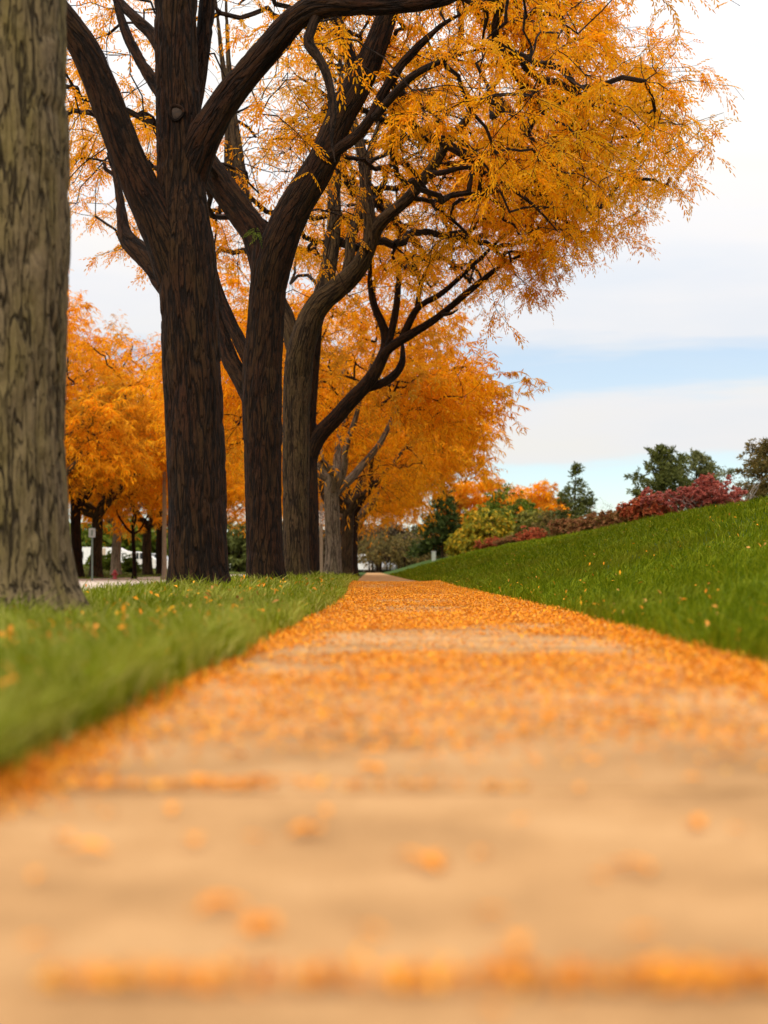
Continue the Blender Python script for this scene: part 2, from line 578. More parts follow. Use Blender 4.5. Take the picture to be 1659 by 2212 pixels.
YS = np.r_[np.arange(-25, 0, 2.5), np.arange(0, 12, 0.35), np.arange(12, 40, 0.8), np.arange(40, 100, 3), np.arange(100, 200, 10), 230, 300, 450, 700]
KERBX = -3.62


def kx(y):
    return KERBX - 0.0245 * max(y - 60, 0)


def lx(y):
    e = float(pcx(y)) - HWP
    return e - np.linspace(0, 1, 24) ** 1.3 * (e - kx(y))


sheet('verge', YS, lx, zleft, M_TURF, label='grass verge between the leafy path and the road')
sheet('grass_bank', YS, lambda y: float(pcx(y)) + HWP + np.r_[np.linspace(0, 9, 46), 10, 12, 15, 20, 30, 60, 120, 250], zright, M_TURF,
      label='green grass bank rising beside the path')
sheet('far_lawn', YS, lambda y: -11.55 - 0.0245 * max(y - 60, 0) - np.r_[np.linspace(0, 12, 25), 15, 20, 30, 60, 120, 300], zfar, M_TURF_FAR, label='lawn rising on the far side of the road')
sheet('road', np.r_[np.arange(-25, 120, 5), 150, 200, 300, 700], lambda y: np.linspace(kx(y) - 0.14, -11.41 - 0.0245 * max(y - 60, 0), 12), lambda X, Y: -0.085 + 0 * X, M_ROAD, label='pale concrete road beyond the verge')
mb = MB()
mb.add([(-900, -60, -0.6), (900, -60, -0.6), (900, 1500, -0.6), (-900, 1500, -0.6)], [(0, 1, 2, 3)])
tag(mb.build('ground', M_SOIL), 'wide ground reaching the horizon', None, None, 'structure')

# kerbs, swept along the road
for nm, off, lab in (('kerb', 0.0, 'concrete kerb along the near edge of the road'), ('kerb', 1.0, 'concrete kerb along the far edge of the road')):
    mb = MB()
    ys = np.r_[np.arange(-25, 120, 4), 150, 200, 300, 700]
    rows = []
    for y in ys:
        x = (kx(y) - 0.003) if off == 0 else (-11.405 - 0.0245 * max(y - 60, 0))
        s = 1 if off == 0 else 1
        t_ = 0.012 if off == 0 else -0.035
        rows.append([(x, y, t_), (x - 0.13, y, t_ - 0.002), (x - 0.145, y, t_ - 0.03), (x - 0.145, y, -0.2), (x, y, -0.2)])
    R_ = np.array(rows)
    n, k = R_.shape[:2]
    i = np.arange(n - 1)[:, None] * k
    j = np.arange(k)[None]
    j2 = (j + 1) % k
    mb.add(R_.reshape(-1, 3), np.stack((i + j, i + j2, i + k + j2, i + k + j), -1).reshape(-1, 4))
    tag(mb.build(nm, M_KERB), lab, None, None, 'structure')

# ------------------------------------------------------------------ path: a bed with one slab per joint
PATH = empty('path')
tag(PATH, 'tan concrete footpath strewn with orange leaves', None, None, 'structure')
joints = [-3.6, -2.7, -1.8, -0.9, 0.1]
y = 1.0
while y < 31:
    joints.append(y)
    y += 0.9
mb = MB()
ys = np.r_[np.arange(-25, 0, 2), np.arange(0, 100, 1.0), 120, 160, 250]
rows = [[(float(pcx(y)) - HWP - 0.02, y, float(pz(y)) - 0.03), (float(pcx(y)) + HWP + 0.02, y, float(pz(y)) - 0.03)] for y in ys]
R_ = np.array(rows)
i = np.arange(len(ys) - 1) * 2
mb.add(R_.reshape(-1, 3), np.stack((i, i + 1, i + 3, i + 2), -1))
mb.build('path_bed', M_SOIL, PATH)


def slab(y0, y1, nseg=1, drop=0.0):
    mb = MB()
    yy = np.linspace(y0 + 0.005, y1 - 0.005, nseg + 1)
    b = 0.006
    prof = []
    for t, yv in enumerate(yy):
        c = float(pcx(yv))
        z = float(pz(yv)) - drop
        e = b if t in (0, len(yy) - 1) else 0
        prof.append((c, yv, z, e))
    rows = []
    c, yv, z, _ = prof[0]
    rows.append([(c - HWP, yv, z - 0.08), (c - HWP + b, yv, z - 0.08), (c + HWP - b, yv, z - 0.08), (c + HWP, yv, z - 0.08)])
    rows.append([(c - HWP, yv, z - b), (c - HWP + b, yv, z - b * 0.6), (c + HWP - b, yv, z - b * 0.6), (c + HWP, yv, z - b)])
    c2, z2 = c, z
    rows.append([(c - HWP, yv + b, z - b), (c - HWP + b, yv + b, z), (c + HWP - b, yv + b, z), (c + HWP, yv + b, z - b)])
    for (c, yv, z, e) in prof[1:-1]:
        rows.append([(c - HWP, yv, z - b), (c - HWP + b, yv, z), (c + HWP - b, yv, z), (c + HWP, yv, z - b)])
    c, yv, z, _ = prof[-1]
    rows.append([(c - HWP, yv - b, z - b), (c - HWP + b, yv - b, z), (c + HWP - b, yv - b, z), (c + HWP, yv - b, z - b)])
    rows.append([(c - HWP, yv, z - b), (c - HWP + b, yv, z - b * 0.6), (c + HWP - b, yv, z - b * 0.6), (c + HWP, yv, z - b)])
    rows.append([(c - HWP, yv, z - 0.08), (c - HWP + b, yv, z - 0.08), (c + HWP - b, yv, z - 0.08), (c + HWP, yv, z - 0.08)])
    R_ = np.array(rows)
    n, k = R_.shape[:2]
    i = np.arange(n - 1)[:, None] * k
    j = np.arange(k - 1)[None]
    mb.add(R_.reshape(-1, 3), np.stack((i + j, i + j + 1, i + k + j + 1, i + k + j), -1).reshape(-1, 4))
    return mb.build('paving_slab', M_SLAB, PATH)


for a, b_ in zip(joints[:-1], joints[1:]):
    slab(a, b_, 1, random.uniform(0, 0.003))
slab(-25, joints[0], 10)
yy = joints[-1]
while yy < 80:
    slab(yy, yy + 2.4, 2, random.uniform(0, 0.003))
    yy += 2.4
slab(yy, 200, 40)

# ------------------------------------------------------------------ grass blades
def blades(name, X, Y, Z, hmin, hmax, m, label, lean=0.5, wk=0.0011):
    n = len(X)
    cl = fbm(X * 3, Y * 3, 21, 2)
    h = (1 - 0.4 * sstep(-2.2, -3.0, X)) * rng.uniform(hmin, hmax, n) * (0.6 + 0.9 * cl) * rng.choice([1, 1, 1, 1, 1.2, 1.55], n)
    az = rng.uniform(0, 2 * math.pi, n) * 0.6 + 6 * fbm(X * 1.7, Y * 1.7, 31, 2)
    ln = h * rng.uniform(0.1, lean * 2, n)
    dx, dy = np.cos(az) * ln, np.sin(az) * ln
    wv = np.maximum(0.0055, wk * Y * 0.75) * rng.uniform(0.6, 1.2, n)
    wa = az + math.pi / 2 + rng.normal(0, 0.5, n)
    wa = np.where(rng.random(n) < 0.6, rng.normal(0, 0.5, n), wa)
    sx, sy = np.cos(wa) * wv / 2, np.sin(wa) * wv / 2
    b = np.stack((X, Y, Z - 0.006), -1)
    s = np.stack((sx, sy, 0 * sx), -1)
    mid = b + np.stack((dx * 0.32, dy * 0.32, h * 0.6), -1)
    tip = b + np.stack((dx, dy, h * rng.uniform(0.75, 1.0, n)), -1)
    v = np.stack((b - s, b + s, mid + s * 0.75, mid - s * 0.75, tip), 1)
    k = np.arange(n)[:, None] * 5
    mb = MB()
    mb.add(v.reshape(-1, 3), k + np.array([[0, 1, 2, 3]]))
    mb.f[3].append(k + np.array([[3, 2, 4]]))
    mb.mi[3].append(np.zeros(n, np.int32))
    o = mb.build(name, m, kind='stuff')
    o['label'] = label
    o['category'] = 'grass'
    return o


def powy(n, a, b, p):
    u = rng.random(n)
    return (a ** (1 - p) + u * (b ** (1 - p) - a ** (1 - p))) ** (1 / (1 - p))


n = 190000
Y = powy(n, 1.7, 45, 1.55)
e = pcx(Y) - HWP
X = e + 0.05 - np.abs(rng.random(n)) * (e - KERBX + 0.02)
ok = (X > -0.265 * Y * 1.12 - 0.5) & (X > KERBX + 0.03) & (X < e + 0.05 * vnoise(Y * 3, 0 * Y, 4) - 0.0)
for tx, ty, tr in ((-1.83, 7.0, 0.29), (-1.74, 12.8, 0.25), (-1.70, 18.3, 0.21), (-1.70, 23.5, 0.18)):
    ok &= (X - tx) ** 2 + (Y - ty) ** 2 > tr ** 2
X, Y = X[ok], Y[ok]
# a fringe that leans over the path edge
ne = 9000
Ye = powy(ne, 1.7, 30, 1.4)
Xe = pcx(Ye) - HWP + rng.normal(0, 0.025, ne) - 0.02
X, Y = np.r_[X, Xe], np.r_[Y, Ye]
for tx, ty, tr, cn in ((-1.83, 7.0, 0.33, 1500), (-1.74, 12.8, 0.28, 900), (-1.70, 18.3, 0.23, 700), (-1.70, 23.5, 0.2, 500), (-1.82, 28.5, 0.2, 400)):
    a_ = rng.uniform(0, 2 * math.pi, cn)
    r_ = tr + np.abs(rng.normal(0, 0.05, cn)) + 0.03
    X, Y = np.r_[X, tx + np.cos(a_) * r_], np.r_[Y, ty + np.sin(a_) * r_]
blades('verge_grass', X, Y, zleft(X, Y), 0.050, 0.110, M_GRASS, 'long green grass of the verge left of the path')
n = 215000
Y = powy(n, 3.2, 90, 1.45)
e = pcx(Y) + HWP
X = e - 0.03 + rng.random(n) ** 1.1 * 8.0
ok = (X < 0.2345 * Y * 1.12 + 0.5)
X, Y = X[ok], Y[ok]
blades('bank_grass', X, Y, zright(X, Y), 0.045, 0.10, M_GRASS_BANK, 'deep green grass covering the bank right of the path', 0.6, 0.0010)
n = 24000
Y = powy(n, 35, 110, 1.2)
X = -11.65 - 0.0245 * np.maximum(Y - 60, 0) - rng.random(n) * 14
blades('far_grass', X, Y, zfar(X, Y), 0.05, 0.11, leaf_mat('grass_blade_far', [(0.05, 0.07, 0.01), (0.09, 0.11, 0.016), (0.17, 0.16, 0.03)], 0.3),
       'yellowish grass across the road', 0.5, 0.0009)

# ------------------------------------------------------------------ fallen leaves
def flat_leaves(X, Y, Z, Lmin, Lmax, tilt=0.28, aspect=0.42):
    n = len(X)
    Lmin, Lmax = Lmin * np.interp(Y, [1, 5, 12], [0.62, 0.72, 1.05]), Lmax * np.interp(Y, [1, 5, 12], [0.62, 0.72, 1.05])
    ln = Lmin + (Lmax - Lmin) * rng.random(n) ** 1.5 * 1.25
    az = rng.uniform(0, 2 * math.pi, n)
    pit = rng.normal(0, tilt, n)
    rol = rng.normal(0, tilt, n)
    d = np.stack((np.cos(az) * np.cos(pit), np.sin(az) * np.cos(pit), np.sin(pit)), -1)
    s = np.stack((-np.sin(az) * np.cos(rol), np.cos(az) * np.cos(rol), np.sin(rol)), -1)
    c = np.stack((X, Y, Z + 0.003 + np.abs(np.sin(pit)) * ln * 0.4), -1)
    up = np.array((0, 0, 1.0))
    wv = (ln * aspect * rng.uniform(0.7, 1.2, n))[:, None]
    fold = (rng.uniform(0.05, 0.35, n) * ln * aspect)[:, None] * up
    l2 = (ln / 2)[:, None]
    v = np.stack((c - d * l2, c + s * wv / 2 + fold, c + d * l2, c - s * wv / 2 + fold), 1)
    k = np.arange(n)[:, None] * 4
    return v.reshape(-1, 3), np.concatenate((k + np.array([[0, 1, 2]]), k + np.array([[0, 2, 3]])))


mb = MB()
# carpet
n = 400000
Y = powy(n, 2.0, 27.0, 1.2)
X = pcx(Y) + rng.uniform(-HWP - 0.03, HWP + 0.03, n)
cov = fbm(X * 1.6, Y * 1.1, 41, 3)
patch = fbm(X * 4 + 3, Y * 3, 47, 2)
edge = 1 - np.minimum(X - pcx(Y) + HWP, pcx(Y) + HWP - X) / HWP
dens = 0.08 * sstep(1.8, 3.0, Y) + 0.20 * sstep(3.0, 5.0, Y) + 0.95 * sstep(5.5, 10, Y)
dens = dens * (0.16 + 1.6 * sstep(0.38, 0.60, cov)) * (0.4 + 1.2 * patch)
bare = np.exp(-((Y - 10.6) / 0.9) ** 2) + 0.6 * np.exp(-((Y - 6.6) / 0.5) ** 2)
dens *= 1 - 0.50 * np.clip(bare, 0, 1) * sstep(0.75, 0.35, edge)
dens *= np.clip(sstep(27.0, 25.2, Y), 0, 1)
jd = np.abs(((Y - 1.0 + 0.45) % 0.9) - 0.45)
dens += 0.16 * np.exp(-(jd / 0.04) ** 2) * sstep(2.2, 4, Y)
k = rng.random(n) < dens
v, f = flat_leaves(X[k], Y[k], pz(Y[k]) + 0.010 * rng.random(k.sum()), 0.013, 0.027)
mb.add(v, f)
# heaped edges
for side, cnt in ((-1, 26000), (1, 45000)):
    Y = powy(cnt, 1.2, 27, 1.15)
    wdt = (0.024 + 0.045 * fbm(Y * 1.5, 0 * Y + side, 52)) + (0.05 if side > 0 else 0.0) + 0.10 * sstep(4, 12, Y)
    u = np.abs(rng.normal(0, 1, cnt))
    X = pcx(Y) + side * (HWP + 0.015 - u * wdt)
    hp = 0.028 * np.exp(-u ** 2) * rng.random(cnt)
    v, f = flat_leaves(X, Y, pz(Y) + hp, 0.014, 0.030, 0.6)
    mb.add(v, f)
# joints that hold leaves
for yj, x0, x1, cnt, sg in ((1.0, -0.24, 1.0, 3000, 0.013), (1.9, -0.60, -0.16, 900, 0.016), (1.9, -0.14, 0.15, 260, 0.018), (2.8, 0.0, 0.97, 260, 0.03), (3.7, -0.5, 0.97, 420, 0.03)):
    X = rng.uniform(x0, x1, cnt)
    Y = rng.normal(yj, sg, cnt)
    kk = rng.random(cnt) < 0.45 + 0.7 * vnoise(X * 5, 0 * X + yj, 61) ** 1.5
    v, f = flat_leaves(X[kk], Y[kk], 0.004 * rng.random(kk.sum()), 0.012, 0.026, 0.5)
    mb.add(v, f)
o = mb.build('fallen_leaves', M_LITTER, kind='stuff')
o['label'] = 'carpet of small orange leaves lying along the path'
o['category'] = 'leaf litter'
# leaves caught in the grass
mb = MB()
n = 1000
Y = powy(n, 2, 22, 1.2)
X = pcx(Y) - HWP - np.abs(rng.normal(0, 0.8, n))
k = X > KERBX + 0.1
X, Y = X[k], Y[k]
v, f = flat_leaves(X, Y, zleft(X, Y) + rng.uniform(0.04, 0.10, len(X)), 0.028, 0.055, 0.6)
mb.add(v, f)
n = 900
Y = powy(n, 4, 60, 1.2)
X = pcx(Y) + HWP + rng.random(n) ** 1.5 * 6
v, f = flat_leaves(X, Y, zright(X, Y) + rng.uniform(0.04, 0.08, n), 0.022, 0.042, 0.6)
mb.add(v, f)
for tx, ty, tr in ((-1.83, 7.0, 0.36), (-1.74, 12.8, 0.3), (-1.70, 18.3, 0.25), (-1.70, 23.5, 0.22)):
    a_ = rng.uniform(0, 2 * math.pi, 160)
    r_ = tr + np.abs(rng.normal(0, 0.12, 160))
    X, Y = tx + np.cos(a_) * r_, ty + np.sin(a_) * r_
    v, f = flat_leaves(X, Y, zleft(X, Y) + rng.uniform(0.01, 0.06, 160), 0.018, 0.036, 0.6)
    mb.add(v, f)
o = mb.build('fallen_leaves', M_LITTER, kind='stuff')
o['label'] = 'thinly scattered orange leaves caught in the grass'
o['category'] = 'leaf litter'


def litter_leaf_mesh():
    """one curled leaflet with a short stalk"""
    mb = MB()
    t = np.linspace(0, 1, 7)
    hw = np.sin(t * math.pi) ** 0.8 * 0.23 * (1 - 0.3 * t)
    z = 0.10 * np.sin(t * math.pi) + 0.02
    v = np.concatenate([[(a - 0.5, -b, c + 0.09 * b / 0.23), (a - 0.5, 0, c), (a - 0.5, b, c + 0.09 * b / 0.23)] for a, b, c in zip(t, hw, z)])
    i = np.arange(6)[:, None] * 3
    mb.add(v, np.concatenate((i + np.array([[0, 1, 4, 3]]), i + np.array([[1, 2, 5, 4]]))))
    mb.tube([(-0.5, 0, 0.02), (-0.62, 0.02, 0.03), (-0.75, 0.06, 0.015)], 0.012, 4)
    return mb.mesh('fallen_leaf', leaf_mat('leaf_single', [(0.66, 0.17, 0.010), (0.74, 0.25, 0.012), (0.78, 0.33, 0.02)], 0.1))


LEAFM = litter_leaf_mesh()
spots = [(745, 1600), (800, 1668), (555, 1690), (640, 1695), (425, 1690), (370, 1755), (235, 1765), (415, 1825), (550, 1820), (655, 1800),
         (700, 1760), (195, 1845), (140, 1820), (80, 1900), (880, 1860), (940, 1875), (1040, 1855), (1130, 1780), (1060, 1705), (1250, 1710),
         (1500, 1790), (1590, 1800), (1370, 1880), (1290, 1905), (465, 1965), (560, 2010), (800, 2025), (1060, 1985), (1110, 2050), (1390, 2030),
         (80, 2050), (1500, 1690), (1580, 1640), (1270, 1605), (1010, 1620), (880, 1610), (1420, 1570), (640, 1590), (500, 1640), (310, 1640), (1060, 2190), (1410, 2110), (850, 2120), (250, 2125), (640, 2130), (130, 2125)]
for px, py, k_ in ((555, 1690, 3), (800, 1668, 3), (745, 1600, 2), (940, 1872, 3), (560, 2008, 4), (655, 1802, 2), (425, 1690, 2), (1400, 2108, 4), (1500, 1788, 3), (1375, 1882, 2), (470, 1968, 2)):
    spots += [(px + random.gauss(0, 22), py + random.gauss(0, 5)) for _ in range(k_)]
for i, (px, py) in enumerate(spots):
    d = CH * F / (py - VY)
    o = bpy.data.objects.new('fallen_leaf', LEAFM)
    COL.objects.link(o)
    o.location = ((px - VX) / F * d, d, 0.003)
    o.rotation_euler = (random.uniform(-0.2, 0.2), random.uniform(-0.2, 0.2), random.uniform(0, 6.28))
    s = 0.022 + 0.020 * random.random() ** 1.5
    o.scale = (s, s * random.uniform(0.7, 1.3), s)
    tag(o, 'small orange leaf lying alone on the bare paving in front', 'leaf', 'single leaves on the bare paving in front')

# ------------------------------------------------------------------ trees
def bark_disp(seed, amp, freq=1.0):
    def fn(a, l, r):
        c = a / (2 * math.pi)
        n_ = np.maximum(6, np.round(2 * math.pi * r * 14 * freq))
        per = float(np.median(n_))
        x = c * per

        def pn(x, y, sd, per):
            ix = np.floor(x)
            fx = x - ix
            ix = ix.astype(np.int64) % int(per)
            jx = (ix + 1) % int(per)
            iy = np.floor(y).astype(np.int64)
            fy = y - iy
            fx = fx * fx * (3 - 2 * fx)
            fy = fy * fy * (3 - 2 * fy)
            return (hashf(ix, iy, 0, sd) * (1 - fx) + hashf(jx, iy, 0, sd) * fx) * (1 - fy) + (hashf(ix, iy + 1, 0, sd) * (1 - fx) + hashf(jx, iy + 1, 0, sd) * fx) * fy
        n1 = pn(x, l * 3.2 + 0 * x, seed, per) - 0.5
        n2 = pn(x * 2, l * 7.5, seed + 3, per * 2) - 0.5
        n3 = pn(c * 5, l * 1.1, seed + 7, 5) - 0.5
        fur = np.minimum(sstep(0.0, 0.16, np.abs(n1)), sstep(0.0, 0.12, np.abs(n2)) * 0.5 + 0.5)
        return amp * (fur - 0.8) + amp * 0.5 * n2 + r * 0.16 * n3
    return fn


LEAF_T = {}


def leaf_template(K):
    if K in LEAF_T:
        return LEAF_T[K]
    q = []
    if K == -1:      # a whole feathery leaf seen small: one narrow drooping blade
        LEAF_T[-1] = np.array([[(0, 0, 0), (0.42, 0.095, 0.03), (1.0, 0, -0.06), (0.5, -0.095, 0.03)]])
        return LEAF_T[-1]
    if K == 0:
        LEAF_T[0] = np.array([[(0, 0, 0), (0.45, 0.24, 0.05), (1.0, 0, -0.03), (0.5, -0.24, 0.05)]])
        return LEAF_T[0]
    for i in range(K):
        u = 0.14 + 0.8 * i / K
        l = 0.165 * (1 - 0.35 * abs(2 * u - 0.9))
        wd = 0.115 * (6.0 / max(K, 3))
        for sgn in (1, -1):
            q.append([(u - wd / 2, 0.005 * sgn, 0), (u + wd * 0.35 + 0.05, l * 0.5 * sgn, 0.02), (u + 0.12, l * sgn, -0.03), (u - wd * 0.5 + 0.06, l * 0.55 * sgn, 0.02)])
    q.append([(0.86, 0, 0), (0.97, 0.04, 0), (1.12, 0, -0.02), (0.97, -0.04, 0)])
    LEAF_T[K] = np.array(q)      # (nq,4,3)
    return LEAF_T[K]


def leaves_mesh(mb, base, dirs, size, K, r, matid=0):
    T = leaf_template(K)
    n = len(base)
    d = dirs / (np.linalg.norm(dirs, axis=1)[:, None] + 1e-9)
    s = np.cross(d, r.normal(0, 1, (n, 3)) * 0.7 + (0, 0, 1.0))
    s /= np.linalg.norm(s, axis=1)[:, None] + 1e-9
    nn = np.cross(s, d)
    u = T[..., 0].ravel()
    v = T[..., 1].ravel()
    ww = T[..., 2].ravel()
    droop = r.uniform(0.15, 0.6, n)
    X = base[:, None] + size[:, None, None] * (u[None, :, None] * d[:, None] + v[None, :, None] * s[:, None] + ww[None, :, None] * nn[:, None])
    X[:, :, 2] -= size[:, None] * droop[:, None] * (u ** 2)[None] * 0.5
    q = len(T)
    mb.add(X.reshape(-1, 3), np.arange(n * q * 4).reshape(-1, 4), matid)


def mst(nodes, nlen, att, bf=0.35):
    """greedy minimum-cost tree: returns parent index for every attractor (nodes first)"""
    pts = np.vstack((nodes, att))
    n0, n = len(nodes), len(att)
    plen = np.r_[nlen, np.full(n, 0.0)]
    best = np.full(n, 1e9)
    par = np.zeros(n, int)
    D = np.linalg.norm(att[:, None] - nodes[None], axis=2) + bf * nlen[None]
    par = D.argmin(1)
    best = D[np.arange(n), par]
    done = np.zeros(n, bool)
    order = []
    for _ in range(n):
        b = np.where(done, 1e9, best)
        i = int(b.argmin())
        done[i] = True
        order.append(i)
        p = par[i]
        plen[n0 + i] = plen[p] + np.linalg.norm(pts[p] - att[i])
        dd = np.linalg.norm(att - att[i], axis=1) + bf * plen[n0 + i]
        upd = dd < best
        best = np.where(upd, dd, best)
        par = np.where(upd & ~done, n0 + i, par)
    return pts, par, order


def crown_parts(root, nodes, nlen, nrad, att, seed, K, per, lsize, leafm, twigm, shoots=3, shootlen=0.4, droop=0.5, dens=None, jit=0.12, rt=0.0045, crownname='crown'):
    r = np.random.default_rng(seed)
    pts, par, order = mst(nodes, nlen, att)
    n0, n = len(nodes), len(att)
    cnt = np.ones(n)
    for i in reversed(order):
        if par[i] >= n0:
            cnt[par[i] - n0] += cnt[i]
    rt0 = min(rt, 0.0055)
    rad = np.where(cnt < 4, rt0, rt) * np.maximum(cnt, 1) ** 0.46
    tw = MB()
    for i in range(n):
        p = par[i]
        a, b = pts[p], att[i]
        ln = np.linalg.norm(b - a)
        if p >= n0:
            ra = min(rad[p - n0], rad[i] * 1.15)
        else:
            ra = min(rad[i] * 1.3, nrad[p] * 0.8)
        rb = rad[i] * 0.9
        seg = 3 if ln < 0.9 else 5
        t = np.linspace(0, 1, seg + 1)
        pl = a + (b - a) * t[:, None]
        off = r.normal(0, 1, (seg + 1, 3)) * jit * ln * 0.36
        off[0] = off[-1] = 0
        pl = pl + off
        pl[:, 2] += np.sin(t * math.pi) * ln * 0.06
        tw.tube(pl, np.maximum(ra + (rb - ra) * t, rt0 * 0.8), 5 if rad[i] > 0.02 else 3, cap=False)
    # leafy shoots
    bs, ds = [], []
    cen = nodes.mean(0)
    for i in range(n):
        dn = 1.0 if dens is None else dens[i]
        for sidx in range(shoots):
            out = att[i] - pts[par[i]]
            out = out / (np.linalg.norm(out) + 1e-6)
            dr = out * 0.7 + r.normal(0, 0.65, 3)
            dr[2] = dr[2] * 0.6 - 0.10
            dr /= np.linalg.norm(dr)
            l = shootlen * r.uniform(0.5, 1.3)
            t = np.linspace(0, 1, 4)
            pl = att[i] + dr * l * t[:, None] + r.normal(0, 0.05 * l / 0.4, (4, 3)) * (t > 0)[:, None]
            pl[:, 2] -= droop * 0.5 * l * t ** 2
            if r.random() < (0.75 if K > 0 else 0.25):
                tw.tube(pl[[0, 2, 3]], [rt0 * 0.8, rt0 * 0.6, rt0 * 0.4], 3, cap=False)
            m_ = r.poisson(per / shoots * dn)
            if m_ == 0:
                continue
            tt = r.random(m_) ** 0.8
            idx = np.minimum((tt * 3).astype(int), 2)
            fr = tt * 3 - idx
            bp = pl[idx] * (1 - fr)[:, None] + pl[idx + 1] * fr[:, None]
            dd = dr * 0.5 + r.normal(0, 0.7, (m_, 3))
            dd[:, 2] = dd[:, 2] * 0.5 - droop
            bs.append(bp)
            ds.append(dd)
    if crownname:
        tw.build('twigs', twigm, root, bark=True, kind='stuff')
    bs, ds = np.vstack(bs), np.vstack(ds)
    lf = MB()
    leaves_mesh(lf, bs, ds, r.uniform(lsize[0], lsize[1], len(bs)), K, r)
    return lf.build('crown', leafm, root, kind='stuff'), len(bs)


def clumpy(r, n, fn, nclump=45, sg=0.55, frac=0.75):
    c = fn(nclump)
    a = c[r.integers(0, nclump, int(n * frac))] + r.normal(0, sg, (int(n * frac), 3)) * (1, 1, 0.7)
    b = fn(n - len(a))
    return np.vstack((a, b))


def crown_fn(r, cx, cy, R, zl, zt, rim=1.2, xbias=0.0, shell=0.5):
    def fn(n):
        a = r.uniform(0, 2 * math.pi, n)
        q = r.random(n) ** shell
        low = zl + (1 - q) * rim if rim >= 0 else zl - rim * q ** 2
        high = zl + 0.8 + (zt - zl - 0.8) * np.sqrt(np.clip(1 - q ** 2.2, 0, 1))
        z = low + (high - low) * r.random(n) ** 1.25
        return np.stack((cx + np.cos(a) * R * q * (1 + xbias * np.cos(a)), cy + np.sin(a) * R * q, z), -1)
    return fn


def limb_pts(spec, d0, d1):
    s = np.array(spec, float)
    seg = np.r_[0, np.cumsum(np.hypot(np.diff(s[:, 0]), np.diff(s[:, 1])))]
    d = d0 + (d1 - d0) * seg / seg[-1]
    pts = np.array([P(a, b, dd) for (a, b, _), dd in zip(s, d)])
    rad = s[:, 2] * d / F * (1 - 0.6 * np.clip((seg / seg[-1] - 0.7) / 0.3, 0, 1) * (s[:, 2] < 13))
    c = catmull(np.column_stack((pts, rad)), 7)
    return c[:, :3], np.maximum(c[:, 3], 0.004)


def add_wood(root, name, pts, rad, barkm, na, seed, amp, fine=0.02):
    """resample finely along the length, then sweep with furrowed bark"""
    seg = np.r_[0, np.cumsum(np.linalg.norm(np.diff(pts, axis=0), axis=1))]
    m_ = max(6, int(seg[-1] / fine))
    q = np.linspace(0, seg[-1], m_)
    pp = np.column_stack([np.interp(q, seg, pts[:, i]) for i in range(3)])
    rr = np.interp(q, seg, rad)
    if len(pp) > 30:   # soften the knots of the polyline
        for _ in range(3):
            pp[1:-1] = (pp[:-2] + 2 * pp[1:-1] + pp[2:]) / 4
            rr[1:-1] = (rr[:-2] + 2 * rr[1:-1] + rr[2:]) / 4
    mb = MB()
    mb.tube(pp, rr, na, disp=bark_disp(seed, amp) if amp else None)
    return mb.build(name, barkm, root, smooth=True, bark=True)


def node_samples(limbs, start=0.35, step=0.25):
    ns, nl, nr = [], [], []
    for pts, rad in limbs:
        seg = np.r_[0, np.cumsum(np.linalg.norm(np.diff(pts, axis=0), axis=1))]
        q = np.arange(seg[-1] * start, seg[-1], step)
        q = np.r_[q, seg[-1]]
        for i in range(1):
            ns.append(np.column_stack([np.interp(q, seg, pts[:, k]) for k in range(3)]))
            nr.append(np.interp(q, seg, rad))
            nl.append(q * 0.25)
    return np.vstack(ns), np.concatenate(nl), np.concatenate(nr)


OPEN_LIMBS = []


